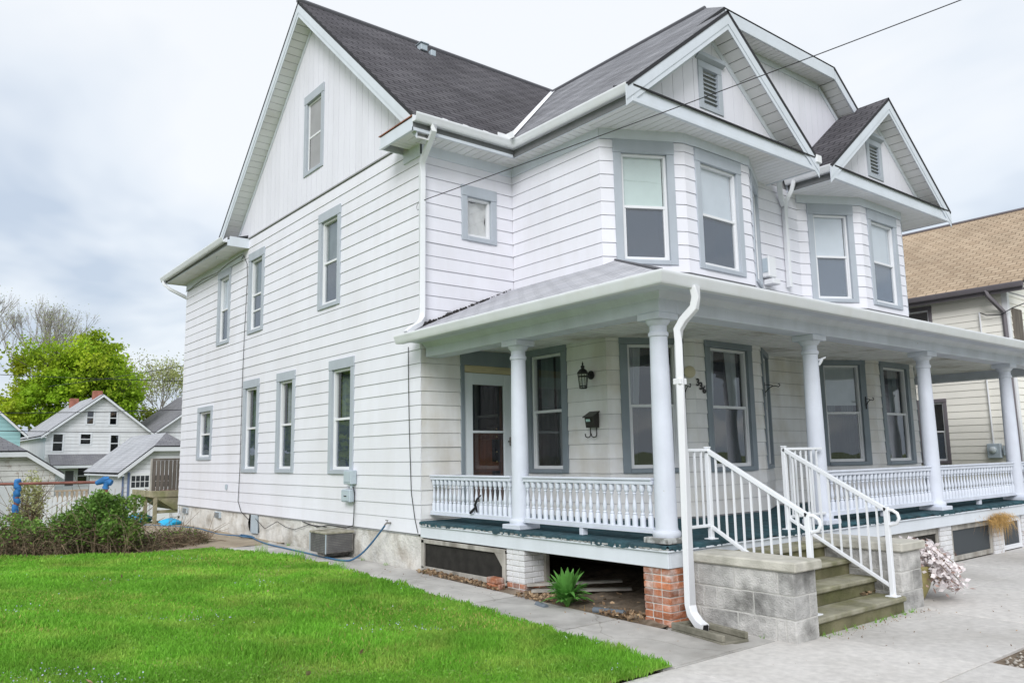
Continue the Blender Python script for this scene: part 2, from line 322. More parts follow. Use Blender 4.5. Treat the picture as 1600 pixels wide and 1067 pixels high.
def leafcloud(C, size, aspect=.6, up=.0, jitter=.4):
    """one diamond-shaped quad leaf at each centre"""
    n = len(C); a = rng.normal(size=(n, 3)); a[:, 2] *= .7; a /= np.linalg.norm(a, axis=1, keepdims=True)
    b = rng.normal(size=(n, 3)); b[:, 2] += up; b -= (a*b).sum(1, keepdims=True)*a; b /= np.linalg.norm(b, axis=1, keepdims=True)
    s = (size*(1+jitter*rng.uniform(-1, 1, n)))[:, None]; C = np.asarray(C)
    V = np.stack([C-a*s, C+b*s*aspect, C+a*s, C-b*s*aspect], 1)
    return V.reshape(-1, 3), np.arange(4*n).reshape(n, 4)
class Wall:
    """vertical wall face: s runs along it (left to right seen from outside), o outwards, z up"""
    def __init__(s, ox, oy, dx, dy): l = math.hypot(dx, dy); s.o = (ox, oy); s.d = (dx/l, dy/l); s.n = (dy/l, -dx/l)
    def P(s, a, o, z): return (s.o[0]+s.d[0]*a+s.n[0]*o, s.o[1]+s.d[1]*a+s.n[1]*o, z)
    def box(s, mb, a0, a1, o0, o1, z0, z1, b=0.): return mb.box(a0, a1, o0, o1, z0, z1, b, P=s.P)
def cuts(a0, a1, holes, lo, hi):
    bp = sorted({a0, a1, *[min(max(h[i], a0), a1) for h in holes for i in (0, 1) if h[3] > lo and h[2] < hi]})
    out = []
    for x0, x1 in zip(bp, bp[1:]):
        if x1-x0 < .004: continue
        st = [(lo, hi)]
        for h in holes:
            if h[0] <= x0+1e-6 and h[1] >= x1-1e-6:
                nx = []
                for p, q in st:
                    if h[3] <= p or h[2] >= q: nx.append((p, q)); continue
                    if h[2] > p: nx.append((p, h[2]))
                    if h[3] < q: nx.append((h[3], q))
                st = nx
        out.append((x0, x1, [t for t in st if t[1]-t[0] > .012]))
    return out
Z0S, EXP = .587, .2
def clapboards(w, a0, a1, z0, z1, holes, parent, m, extra=(0, 0), joined=None):
    k = int((z0-Z0S)//EXP)
    while Z0S+k*EXP < z1:
        zb = Z0S+k*EXP; lo, hi = max(zb, z0), min(zb+EXP-.0045, z1); k += 1
        if hi-lo < .03: continue
        run = []
        def flush():
            if not run: return
            mb = MB() if joined is None else joined
            wob = random.uniform(-.002, .002)
            for x0, x1, st in run:
                xa = x0-(extra[0] if abs(x0-a0) < 1e-6 else 0); xb = x1+(extra[1] if abs(x1-a1) < 1e-6 else 0)
                for p, q in st:
                    of = lambda z: .018+wob-.012*(z-zb)/EXP
                    mb.hexa([w.P(xa, .003, p), w.P(xb, .003, p), w.P(xb, of(p), p), w.P(xa, of(p), p), w.P(xa, .001, q), w.P(xb, .001, q), w.P(xb, of(q), q), w.P(xa, of(q), q)])
            if joined is None: mb.build('clapboard', m, parent)
            run.clear()
        for c in cuts(a0, a1, holes, lo, hi):
            if c[2]: run.append(c)
            else: flush()
        flush()
def core(w, a0, a1, z0, z1, holes, mb, th=.06, off=0.):
    zs_ = sorted({z0, z1, *[min(max(h[i], z0), z1) for h in holes for i in (2, 3)]})
    for p, q in zip(zs_, zs_[1:]):
        if q-p < 1e-4: continue
        for x0, x1, st in cuts(a0, a1, holes, p, q):
            for t in st: w.box(mb, x0, x1, off-th, off, t[0], t[1])
def vboards(w, a0, a1, zbot, ztop, holes, parent, m, width=.22, th=.016, name='board'):
    x = a0
    while x < a1-.01:
        xb = min(x+width, a1); grp = {}
        for x0, x1, st in cuts(x+.004, xb-.004, holes, zbot, 99):
            for p, q in st:
                t0, t1 = min(q, ztop(x0)), min(q, ztop(x1))
                if max(t0, t1)-p < .02: continue
                t0 = max(t0, p+.002); t1 = max(t1, p+.002); mb = grp.setdefault(p > zbot+.5 and p not in [h[2] for h in holes] and any(h[0] <= x and h[1] >= xb for h in holes), MB())
                mb.hexa([w.P(x0, .001, p), w.P(x1, .001, p), w.P(x1, th, p), w.P(x0, th, p), w.P(x0, .001, t0), w.P(x1, .001, t1), w.P(x1, th, t1), w.P(x0, th, t0)])
        for mb in grp.values(): mb.build(name, m, parent)
        x = xb
def roof(name, pts, m, parent, th=.05, udir=None):
    P = [Vector(q) for q in pts]; n = (P[1]-P[0]).cross(P[2]-P[0])
    if len(P) > 3 and n.length < 1e-4: n = (P[2]-P[1]).cross(P[3]-P[1])
    n.normalize()
    if n.z < 0: n = -n
    u = Vector((n.y, -n.x, 0)).normalized() if abs(n.z) < .999 else Vector((1, 0, 0)); v = n.cross(u)
    k = len(P); me = bpy.data.meshes.new(name)
    V = P+[q-n*th for q in P]; Fs = [list(range(k)), list(range(k, 2*k))[::-1]]+[[i, (i+1) % k, (i+1) % k+k, i+k] for i in range(k)]
    me.from_pydata(V, [], Fs); uvl = me.uv_layers.new()
    for pl in me.polygons:
        for li in pl.loop_indices:
            q = me.vertices[me.loops[li].vertex_index].co; uvl.data[li].uv = (q.dot(u), q.dot(v))
    me.materials.append(MATS[m]); me.materials.append(MATS['roof_edge'])
    for pl in me.polygons: pl.material_index = 0 if pl.index == 0 else 1
    o = bpy.data.objects.new(name, me); COL.objects.link(o); o.parent = parent; return o
def rake(mb, A, B, out, h, t):
    """plumb-cut sloping board from A to B, h tall, t thick along 'out'"""
    A = Vector(A); B = Vector(B); o = Vector(out)*t; d = Vector((0, 0, h))
    mb.hexa([A-d, B-d, B-d+o, A-d+o, A, B, B+o, A+o])
def sweep(mb, path, prof, closed_ends=True):
    """horizontal moulding: path of (x,y,z), prof of (outwards, up); outward = right-hand side of travel"""
    P = [Vector(q) for q in path]; n = len(P); rings = []
    for i, q in enumerate(P):
        ds = []
        if i: ds.append((P[i]-P[i-1]).xy.normalized())
        if i < n-1: ds.append((P[i+1]-P[i]).xy.normalized())
        ns_ = [Vector((d.y, -d.x)) for d in ds]
        if len(ns_) == 2: b = (ns_[0]+ns_[1]); b = b/max(.2, b.dot(ns_[0]))
        else: b = ns_[0]
        rings.append([(q.x+b.x*o, q.y+b.y*o, q.z+z) for o, z in prof])
    k = len(prof); vs = [v for r in rings for v in r]
    fs = [[i*k+j, i*k+(j+1) % k, (i+1)*k+(j+1) % k, (i+1)*k+j] for i in range(n-1) for j in range(k)]
    mb.add(vs, fs+[list(range(k))[::-1], list(range((n-1)*k, n*k))])
GUT = [(0, 0), (.012, -.01), (.085, -.012), (.10, .005), (.104, .035), (.125, .075), (.13, .098), (.125, .108), (.112, .108), (.108, .07), (.088, .012), (.012, .01), (.010, .10), (0, .10)]
# ------------------------------------------------------------------ ground, paths
def gz(y):
    pts = [(-500, 0), (-4.6, 0), (0, .085), (4, .10), (13.5, .10), (24, -1.05), (60, -1.1), (120, 0), (600, 6)]
    for (a, b), (c, d) in zip(pts, pts[1:]):
        if y <= c: return b+(d-b)*(y-a)/(c-a)
    return 6
xs = [-400, -200, -100, -60, -40]+list(range(-30, 31, 2))+[40, 60, 100, 200, 400]; ys = [-400, -200, -100, -50, -20, -12, -8, -6, -4.6, -3, -1.5, 0, 1, 2, 3, 4, 6, 8, 10, 12, 13.5, 16, 18, 20, 22, 24, 30, 40, 60, 90, 120, 200, 400, 600]
mb = MB(); mb.v = [(x, y, gz(y)-.03) for y in ys for x in xs]; nx = len(xs)
mb.f = [[j*nx+i, j*nx+i+1, (j+1)*nx+i+1, (j+1)*nx+i] for j in range(len(ys)-1) for i in range(nx-1)]
g_ = mb.build('ground', 'ground', kind='structure'); g_['label'] = 'open grassy ground running back behind the houses'
def xedge(y):
    pts = [(-5.45, -1.10), (-4, -.99), (-2.5, -.90), (0, -.80), (2.4, -.70), (3.3, -.82), (4.4, -1.15), (6, -1.5)]
    if y <= pts[0][0]: return pts[0][1]
    for (a, b), (c, d) in zip(pts, pts[1:]):
        if y <= c: return b+(d-b)*(y-a)/(c-a)
    return pts[-1][1]
def yfar(x):
    pts = [(-14, 9), (-6, 7.3), (-4.3, 6.1), (-2.7, 4.9), (-1.2, 4.8), (0, 4.8)]
    for (a, b), (c, d) in zip(pts, pts[1:]):
        if x <= c: return b+(d-b)*(x-a)/(c-a)
    return 4.8
mb = MB(); N_ = 30
for j in range(N_+1):
    y = -5.42+(10.4*j/N_)
    for i in range(13):
        xe = xedge(y)-.03; x = xe+(-13-xe)*(i/12)**1.5; mb.v.append((x, y, gz(y)+.032))
mb.f = [[j*13+i, j*13+i+1, (j+1)*13+i+1, (j+1)*13+i] for j in range(N_) for i in range(12)]
mb.build('lawn', 'lawn_base', kind='structure')
mb = MB(); nn = 14
for j in range(nn+1):
    for i in range(9): mb.v.append((-2.6+2.65*i/8+random.uniform(-.05, .05), 4.75+7.4*j/nn, gz(5)+.004+random.uniform(0, .03)))
mb.f = [[j*9+i, j*9+i+1, (j+1)*9+i+1, (j+1)*9+i] for j in range(nn) for i in range(8)]; mb.build('dirt_patch', 'dirt', kind='structure', smooth=60)
# narrow side walkway of worn slabs
wk = MB(); wk.box(-1.12, .02, -4.45, 5.0, -.12, -.02); wko = wk.build('walkway', 'soil', kind='structure')
yb_ = [-5.405, -3.9, -2.35, -.55, 1.15, 2.9, 5.35]
for a, b in zip(yb_, yb_[1:]):
    m2 = MB(); t = .012
    def zz(y): return gz(y)+.018+random.uniform(-.004, .004)
    za, zb2 = zz(a), zz(b); xl0, xl1 = -1.22, -1.18
    x1 = .10 if a > -4.6 else .06
    xr = -.16 if a < -.6 else -.06
    m2.hexa([(xl0, a+t, -.1), (xr, a+t, -.1), (xr, b-t, -.1), (xl1, b-t, -.1), (xl0, a+t, za), (xr, a+t, za), (xr, b-t, zb2), (xl1, b-t, zb2)]); m2.build('slab', 'concrete_worn', wko)
sw = MB(); sw.box(-40, 45, -9.5, -4.3, -.2, -.012); swo = sw.build('sidewalk', 'soil', kind='structure')
def slab(x0, x1, y0, y1, z=.012, m='concrete'):
    MB().box(x0+.007, x1-.007, y0+.007, y1-.007, -.1, z+random.uniform(-.003, .003), .004).build('slab', m, swo)
for i, x in enumerate([-1.1-1.82*k for k in range(1, 12)]): slab(x, x+1.82, -6.91, -5.42)
slab(-1.1, .70, -6.91, -5.42); slab(-1.1, .24, -5.42, -4.47, .012, 'concrete_worn')
for k in range(14): slab(.70+1.82*k, .70+1.82*(k+1), -6.91, -5.42)
for k in range(11): slab(2.52+1.82*k, 2.52+1.82*(k+1), -5.42, -4.36)
slab(.24, 2.52, -5.42, -4.36)
for k in range(-4, 4): slab(-1.02+1.82*k, .80+1.82*k, -8.7, -6.91) if k < 1 else None
slab(4.4, 24, -8.7, -6.91); slab(-40, -8.3, -8.7, -6.91)
gp = MB(); gp.box(.80, 4.4, -8.7, -6.93, -.08, -.006); gp.build('gravel_bed', 'soil', kind='structure')
n = 2600; c = np.stack([rng.uniform(.82, 4.38, n), rng.uniform(-8.6, -6.95, n), rng.uniform(-.006, .012, n)], 1); s = rng.uniform(.008, .024, n)[:, None, None]
octa = np.array([(1, 0, 0), (0, 1, 0), (-1, 0, 0), (0, -1, 0), (0, 0, .7), (0, 0, -.7)])
V = c[:, None, :]+octa[None]*s*rng.uniform(.6, 1.2, (n, 6, 3)); fo = np.array([(0, 1, 4), (1, 2, 4), (2, 3, 4), (3, 0, 4), (1, 0, 5), (2, 1, 5), (3, 2, 5), (0, 3, 5)])
o = npmesh('gravel', V, (np.arange(n)[:, None, None]*6+fo[None]).reshape(-1, 3), 'pebble', kind='stuff'); o['label'] = 'loose grey gravel in the kerb-side bed'
mb = MB(); mb.box(-200, 200, -22, -9.0, -.2, -.11); mb.build('road', 'asphalt', kind='structure')
mb = MB(); mb.box(-60, 60, -8.98, -8.71, -.2, .008, .02); mb.build('kerb', 'concrete', kind='structure')
# ------------------------------------------------------------------ the duplex house
H = thing('duplex_house', 'white clapboard duplex with grey trim, wraparound porch and dark gabled roofs', 'house')
D = 11.34; XM = 6.16
WA = Wall(0, D, 0, -1); WR = Wall(0, 0, 1, 0); WS = Wall(1.735, 0, 0, -1)
BX = [(1.735, -2.001), (2.864, -2.601), (4.427, -2.601), (5.556, -2.001)]; DX2 = 5.025
def bay(dx): return [Wall(a[0]+dx, a[1], b[0]-a[0], b[1]-a[1]) for a, b in zip(BX, BX[1:])]
B1, B2 = bay(0), bay(DX2); CHL = math.hypot(1.129, .6); FRL = 1.563
WM = Wall(5.556, -2.001, 1, 0)
sA = lambda y: D-y
winA = [(sA(9.998), sA(8.945), 1.663, 2.91), (sA(6.993), sA(6.116), 1.395, 3.298), (sA(5.192), sA(4.339), 1.40, 3.298), (sA(2.909), sA(2.006), 1.394, 3.305),
        (sA(8.854), sA(8.016), 4.26, 5.995), (sA(6.897), sA(6.027), 4.278, 6.032), (sA(3.43), sA(2.565), 4.262, 6.03)]
attic = (sA(4.16), sA(3.31), 6.95, 8.565)
door = (.68, 1.70, .72, 3.22); smallw = (.72, 1.39, 4.92, 5.795)
winS = (.28, 1.21, 1.386, 3.257)
chL, chU = (.183, 1.117, 1.383, 3.248), (.198, 1.112, 4.283, 6.112)
frL_, frU = (.225, 1.345, 1.375, 3.24), (.225, 1.335, 4.281, 6.10)
PZ = 3.25
def hole(w, i=.03): return (w[0]+i, w[1]-i, w[2]+i, w[3]-i)
wo_ = MB()
core(WA, 0, D, .56, 6.42, [hole(h) for h in winA], wo_); wallA = wo_.build('wall', 'dark_gap', H)
clapboards(WA, 0, D-7.3, Z0S, 6.0, [hole(h) for h in winA], wallA, 'siding')
clapboards(WA, D-7.3, D, Z0S, 6.40, [hole(h) for h in winA], wallA, 'siding', extra=(0, .014))
wo_ = MB(); core(WR, .0, 1.735, .56, 6.30, [hole(door), hole(smallw)], wo_, off=-.001); wallR = wo_.build('wall', 'dark_gap', H)
clapboards(WR, 0, 1.735, Z0S, PZ, [hole(door)], wallR, 'siding_porch', extra=(.004, 0))
clapboards(WR, 0, 1.735, PZ, 6.106, [hole(smallw)], wallR, 'siding', extra=(.004, 0))
wo_ = MB(); core(WS, -.06, 2.001, .6, 6.30, [hole(winS)], wo_, off=-.001); wallS = wo_.build('wall', 'dark_gap', H)
clapboards(WS, .02, 2.001, .76, PZ, [hole(winS)], wallS, 'siding_porch', extra=(0, .006))
clapboards(WS, .02, 2.001, 4.187, 6.106, [], wallS, 'siding', extra=(0, .006))
jb, jbp = MB(), MB()                       # far and grazing boards past the first 300: one part
for bi, (Bs, dx) in enumerate(((B1, 0), (B2, DX2))):
    for fi, w in enumerate(Bs):
        ln = FRL if fi == 1 else CHL; hs = [chL, chU] if fi != 1 else [frL_, frU]
        if fi == 2: hs = [(ln-h[1], ln-h[0], h[2], h[3]) for h in hs]
        hs = [hole(h) for h in hs]; mb = MB(); core(w, 0, ln, .6, 6.30, hs, mb, off=-.002); wl = mb.build('wall', 'dark_gap', H)
        far = bi == 1 or fi == 2
        clapboards(w, 0, ln, .76, PZ, hs, wl, 'siding_porch', (.004, .004), jbp if far else None)
        clapboards(w, 0, ln, 4.187, 6.106, hs, wl, 'siding', (.004, .004), jb if far else None)
jb.build('far_clapboards', 'siding', H, kind='stuff'); jbp.build('far_porch_clapboards', 'siding_porch', H, kind='stuff')
mb = MB(); core(WM, 0, 1.225, .6, 6.5, [], mb, off=-.003); wl = mb.build('wall', 'dark_gap', H)
clapboards(WM, 0, 1.225, .76, PZ, [], wl, 'siding_porch'); clapboards(WM, 0, 1.225, 4.187, 6.30, [], wl, 'siding')
# hidden far side and rear, plain
mb = MB(); mb.box(12.26, 12.32, 0, D, .0, 6.4); mb.box(.06, 12.26, D-.06, D, 0, 6.35); mb.box(10.585, 10.645, -2.0, 0, .6, 6.3); mb.box(10.645, 12.26, -.0, .06, .6, 6.3)
mb.box(.06, 12.2, .4, 11.2, 6.38, 6.42); mb.box(.06, 12.2, .2, 11.2, .6, .66); mb.box(1.8, 10.5, -1.94, .2, .6, .66); mb.box(1.8, 10.5, -1.94, .4, 6.38, 6.42)
mb.build('inner_shell', 'wall_core', H)
# foundation (rough stucco over stone), cellar recess, vents
fm = MB(); nX, nZ = 150, 7; random.seed(5)
for j in range(nZ+1):
    for i in range(nX+1):
        y = -.02+(D-.0)*i/nX; z = -.05+.63*j/nZ; b = .0 if j == nZ else .018*math.sin(y*2.3+j)+random.uniform(-.012, .012)
        fm.v.append((.018-b+.0, y, z))
fm.f = [[j*(nX+1)+i, j*(nX+1)+i+1, (j+1)*(nX+1)+i+1, (j+1)*(nX+1)+i] for j in range(nZ) for i in range(nX)
        if not (6.05 < -.02+D*(i+.5)/nX < 6.55 and j > 2)]
fo_ = fm.build('foundation', 'stucco', H, smooth=60)
mb = MB(); mb.box(.06, .9, 6.0, 6.62, .05, .60); mb.build('cellar_recess', 'dark_gap', H)
mb = MB(); WA.box(mb, sA(6.40), sA(6.07), -.03, .01, .20, .56, .006); mb.build('cellar_hatch', 'grey_box', H)
for y in (10.75, 8.40):
    mb = MB(); WA.box(mb, sA(y)-.16, sA(y)+.16, -.04, .025, .40, .53, .005); v_ = mb.build('foundation_vent', 'grey_box', H)
    for k in range(4): mb = MB(); WA.box(mb, sA(y)-.14, sA(y)+.14, .0255, .032, .415+k*.027, .43+k*.027); mb.build('louver', 'ac_case', v_)
mb = MB(); mb.box(.03, 12.3, -.02, .3, -.1, .58); mb.build('front_foundation', 'stucco', H)
# ---- windows
def sheet(w, a, b, o, z0, z1, name, m, par): return MB().add([w.P(a, o, z0), w.P(b, o, z0), w.P(b, o, z1), w.P(a, o, z1)], [(0, 1, 2, 3)]).build(name, m, par)
def win(w, r, parent, head=.17, side=.11, bot=.07, trim='trim', shade=None, shade_h=.5, curt=None, scr='insect_screen', pane='pane', mid=.5, frame='white', extra_rail=False, single=False):
    s0, s1, z0, z1 = r; mb = MB()
    w.box(mb, s0, s0+side, -.11, .034, z0, z1-head, .004); w.box(mb, s1-side, s1, -.11, .034, z0, z1-head, .004)
    w.box(mb, s0-.004, s1+.004, -.11, .040, z1-head+.001, z1, .004); w.box(mb, s0+side, s1-side, -.11, .044, z0, z0+bot, .004)
    t = mb.build('window', trim, parent); a0, a1, b0, b1 = s0+side+.002, s1-side-.002, z0+bot+.002, z1-head-.002
    mb = MB(); fw = .038
    for q in ((a0, a0+fw, b0, b1), (a1-fw, a1, b0, b1), (a0+fw, a1-fw, b0, b0+fw+.01), (a0+fw, a1-fw, b1-fw, b1)): w.box(mb, q[0], q[1], -.085, -.012, q[2], q[3], .003)
    mb.build('frame', frame, t); zm = b0+(b1-b0)*mid
    i0, i1 = a0+fw, a1-fw
    if not single:
        mb = MB(); w.box(mb, i0, i1, -.08, -.022, zm-.02, zm+.02, .003); w.box(mb, i0, i0+.022, -.08, -.03, b0+fw, zm-.02); w.box(mb, i1-.022, i1, -.08, -.03, b0+fw, zm-.02)
        if extra_rail: w.box(mb, i0, i1, -.08, -.028, zm-.36, zm-.325, .003)
        mb.build('sash', frame, t)
        sheet(w, i0, i1, -.058, zm+.02, b1-fw, 'pane', pane, t); sheet(w, i0+.022, i1-.022, -.042, b0+fw, zm-.02, 'pane', pane, t)
        mb = MB(); w.box(mb, i0+.024, i1-.024, -.064, -.062, b0+fw, zm-.022); mb.build('insect_screen', scr, t)
    else:
        sheet(w, i0, i1, -.058, b0+fw, b1-fw, 'pane', pane, t)
    mb = MB(); d = .42   # dark room behind
    for q in ((a0-.03, a0, -d, -.10, b0, b1), (a1, a1+.03, -d, -.10, b0, b1), (a0-.03, a1+.03, -d, -.10, b0-.03, b0), (a0-.03, a1+.03, -d, -.10, b1, b1+.03), (a0-.03, a1+.03, -d-.02, -d, b0-.03, b1+.03)): w.box(mb, *q)
    mb.build('room', 'interior', t)
    if shade:
        mb = MB(); w.box(mb, i0+.012, i1-.012, -.082, -.078, b1-(b1-b0)*shade_h, b1-.02); mb.build('roller_shade', shade, t)
    if curt:
        for sgn in (0, 1):
            mb = MB(); k = 16; wd = (i1-i0)*curt[1]; x_ = i0+.01 if sgn == 0 else i1-.01-wd
            for i in range(k+1):
                for zc in (b0+.02, b1-.02):
                    pinch = 1 if zc > zm or not curt[2] else .5
                    xx = x_+wd*i/k*pinch if sgn == 0 else x_+wd-(wd*(k-i)/k)*pinch
                    mb.v.append(w.P(xx, -.16+.022*math.sin(i*1.9), zc))
            mb.f = [[2*i, 2*i+2, 2*i+3, 2*i+1] for i in range(k)]; mb.build('curtain', curt[0], t, smooth=60)
    return t
for i, r in enumerate(winA):
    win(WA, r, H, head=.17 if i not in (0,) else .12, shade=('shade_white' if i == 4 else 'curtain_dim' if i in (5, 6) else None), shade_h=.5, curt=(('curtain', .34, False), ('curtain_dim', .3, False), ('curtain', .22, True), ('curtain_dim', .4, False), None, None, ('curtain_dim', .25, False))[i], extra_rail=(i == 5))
win(WA, attic, H, shade='shade_white', shade_h=.45)
sm = win(WR, smallw, H, head=.17, side=.105, bot=.07, single=True)
mb = MB()      # crumpled white cloth pinned inside the small window
for i in range(9):
    for j in range(9):
        xx = .84+.42*i/8+.012*math.sin(j*1.3); z_ = 5.0+.60*j/8; xx += .05*(1-abs(i-4)/4)*math.sin(j*.8)*.3
        mb.v.append(WR.P(xx, -.095+.02*math.sin(i*1.7+j*.9)+.012*math.cos(j*2.1), z_-(.03 if j == 8 and i in (3, 4) else 0)))
mb.f = [[j+9*i, j+9*i+9, j+9*i+10, j+9*i+1] for i in range(8) for j in range(8)]; mb.build('cloth', 'cloth_white', sm, smooth=60)
win(WS, winS, H, scr='insect_screen_porch', head=.12, side=.115, bot=.055, trim='trim_shaded', pane='pane', curt=('curtain_dim', .42, False), frame='white')
for bi, Bs in enumerate((B1, B2)):
    for fi, w in enumerate(Bs):
        ln = FRL if fi == 1 else CHL
        for lv in (0, 1):
            r = ((chL, chU), (frL_, frU), (chL, chU))[fi][lv]
            if fi == 2: r = (ln-r[1], ln-r[0], r[2], r[3])
            if lv == 0: win(w, r, H, head=.10, side=.112, bot=.06, trim='trim_shaded', pane='pane', scr='insect_screen_porch', curt=('curtain', .34, True) if bi == 0 and fi < 2 else ('curtain_dim', .4, False), shade='curtain' if bi == 1 and fi == 0 else None, shade_h=.42)
            else: win(w, r, H, head=.195, side=.112, bot=.065, shade=('shade_green' if fi == 0 else 'shade_white') if bi == 0 else 'shade_white', shade_h=.5 if bi == 0 else .98, scr='insect_screen' if bi == 0 else 'insect_screen_light')
# ---- entry door
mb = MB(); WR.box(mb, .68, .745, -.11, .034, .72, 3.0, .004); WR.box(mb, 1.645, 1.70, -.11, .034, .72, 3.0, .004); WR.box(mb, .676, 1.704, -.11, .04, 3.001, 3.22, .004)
df = mb.build('door_frame', 'trim_shaded', H)
mb = MB(); WR.box(mb, .747, 1.643, -.05, .012, 2.893, 3.0, .003); mb.build('head_panel', 'plywood', df)
mb = MB()
for q in ((.75, .905, .76, 2.888), (1.495, 1.64, .76, 2.888), (.905, 1.495, 2.715, 2.888), (.905, 1.495, 1.99, 2.025), (.905, 1.495, .76, .98)): WR.box(mb, q[0], q[1], -.03, .008, q[2], q[3], .004)
dr = mb.build('storm_door', 'door_white', H)
for z_ in ((.98, 1.99), (2.025, 2.715)): sheet(WR, .905, 1.495, -.012, *z_, 'pane', 'pane', dr)
mb = MB(); WR.box(mb, 1.585, 1.615, .01, .04, 1.80, 1.93, .006); WR.box(mb, 1.545, 1.60, .03, .045, 1.855, 1.875, .004); mb.build('handle', 'ac_case', dr)
mb = MB()
for q in ((.76, .86, 0), (1.53, 1.63, 0), (.86, 1.53, 1)):
    if q[2] == 0: WR.box(mb, q[0], q[1], -.16, -.12, .76, 2.86, .004)
for z_ in ((.76, 1.0), (1.42, 1.56), (1.9, 2.0), (2.72, 2.86)): WR.box(mb, .86, 1.53, -.16, -.121, z_[0], z_[1], .004)
WR.box(mb, .86, 1.36, -.15, -.13, .99, 1.91); inner = mb.build('inner_door', 'door_wood', H)
mb = MB(); WR.box(mb, .74, 1.66, -.5, -.45, .7, 3.0); WR.box(mb, .70, .74, -.5, -.11, .7, 3.0); WR.box(mb, 1.66, 1.70, -.5, -.11, .7, 3.0); WR.box(mb, .7, 1.7, -.5, -.11, 3.0, 3.04); mb.build('hall', 'interior', H)
for z_ in (1.55, 1.70, 1.93, 2.05):
    mb = MB(); mb.lathe([(.012, 0), (.014, .01), (.008, .02)], 8, (1.44, .118, z_)); mb.build('knob', 'brass', inner)
# ---- friezes under the eaves
each('frieze', 'fascia', H, [(-.03, 1.735, .0, .03, 6.107, 6.275)], WR); each('frieze', 'fascia', H, [(.03, 2.02, .0, .031, 6.1075, 6.275)], WS)
for Bs in (B1, B2):
    for fi, w in enumerate(Bs): each('frieze', 'fascia', H, [(-.006, (FRL if fi == 1 else CHL)+.006, .0, .0315+.0005*fi, 6.115, 6.275)], w)
each('frieze', 'fascia', H, [(0, D-7.3, 0, .03, 6.0, 6.22), (D-.45, D+.03, .0, .032, 6.08, 6.275)], WA)
# ---- roofs
ZE, ZR, SL = 6.47, 10.33, .797; YR = 3.85
mx_ = lambda q: (2*XM-q[0], q[1], q[2])
r_ = [(-.345, -.42, ZE), (1.317, -.42, ZE), (XM, YR, ZR), (-.345, YR, ZR)]
roof('roof', r_, 'roof_dark', H); roof('roof', [mx_(q) for q in r_][::-1], 'roof_dark', H)
roof('roof', [(-.345, YR, ZR), (12.665, YR, ZR), (12.665, 8.12, ZE), (-.345, 8.12, ZE)], 'roof_dark', H)
zl = lambda x: ZR-SL*(XM-x)
T_ = (XM-1.38/SL, -2.35, 8.95); A_ = (XM, -.735, ZR)
for fl in (0, 1):
    pts = [(1.317, -2.96, ZE), (3.646, -2.96, zl(3.646)), (3.646, -2.35, zl(3.646)), T_, A_, (XM, YR, ZR), (1.317, -.42, ZE)]
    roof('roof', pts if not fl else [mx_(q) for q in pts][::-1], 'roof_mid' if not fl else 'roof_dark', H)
    pts = [(3.646, -2.96, zl(3.646)), (5.975, -2.96, ZE), (5.975, -2.0, ZE), (3.646, -2.0, zl(3.646))]
    roof('roof', pts if not fl else [mx_(q) for q in pts][::-1], 'roof_dark', H)
    cx = 3.646 if not fl else 2*XM-3.646      # little pent roof at the gable foot
    roof('pent_roof', [(cx-2.20, -2.965, 6.485), (cx+2.20, -2.965, 6.485), (cx+2.20, -2.59, 6.60), (cx-2.20, -2.59, 6.60)], 'roof_dark', H, th=.02)
roof('hip_roof', [T_, mx_(T_), A_], 'roof_dark', H)
roof('roof', [(-.45, 7.02, 6.36), (XM, 7.02, 8.4), (XM, 11.75, 8.4), (-.45, 11.75, 6.36)], 'roof_dark', H)
mb = MB(); mb.tube([(-.36, YR, ZR+.012), (XM, YR, ZR+.012)], .05, 8); mb.tube([(XM, -.7, ZR+.012), (XM, YR, ZR+.012)], .05, 8); mb.build('ridge_cap', 'roof_bg_dark', H)
mb = MB(); V0, V1 = Vector((1.317, -.42, ZE)), Vector((XM, YR, ZR)); dvec = V1-V0; pl = Vector((.10, -.01, .07)); pr_ = Vector((-.085, .02, .035))
mb.add([V0+Vector((.015, .01, .02)), V0+dvec*.995+Vector((0, 0, .02)), V0+dvec*.995+Vector((.075, -.02, .08)), V0+Vector((.075, -.02, .085))], [(0, 1, 2, 3)])
mb.add([V0+Vector((.015, .01, .02)), V0+dvec*.995+Vector((0, 0, .02)), V0+dvec*.995+Vector((-.05, .01, .035)), V0+Vector((-.05, .01, .035))], [(0, 1, 2, 3)]); mb.build('valley_flashing', 'flash_white', H)
mb = MB(); mb.box(1.10, 1.30, -.47, -.455, 6.47, 6.58, .004); mb.box(1.255, 1.27, -.66, -.47, 6.47, 6.58, .004); mb.build('splash_guard', 'flash_white', H)
mb = MB(); mb.box(2.10, 2.26, 3.34, 3.5, 9.92, 10.06, .01); mb.box(2.075, 2.285, 3.31, 3.53, 10.06, 10.08, .006); mb.build('roof_vent', 'grey_box', H); mb = MB(); mb.box(2.32, 2.44, 3.30, 3.42, 9.84, 9.97, .01); mb.build('roof_vent', 'grey_box', H)
for x in (.25, .62, 1.0):
    mb = MB(); mb.tube([(x, -.44, 6.50), (x+.01, -.40, 6.55), (x-.01, -.33, 6.60), (x-.06, -.30, 6.62)], .008, 5); mb.build('snow_guard', 'flash_white', H)
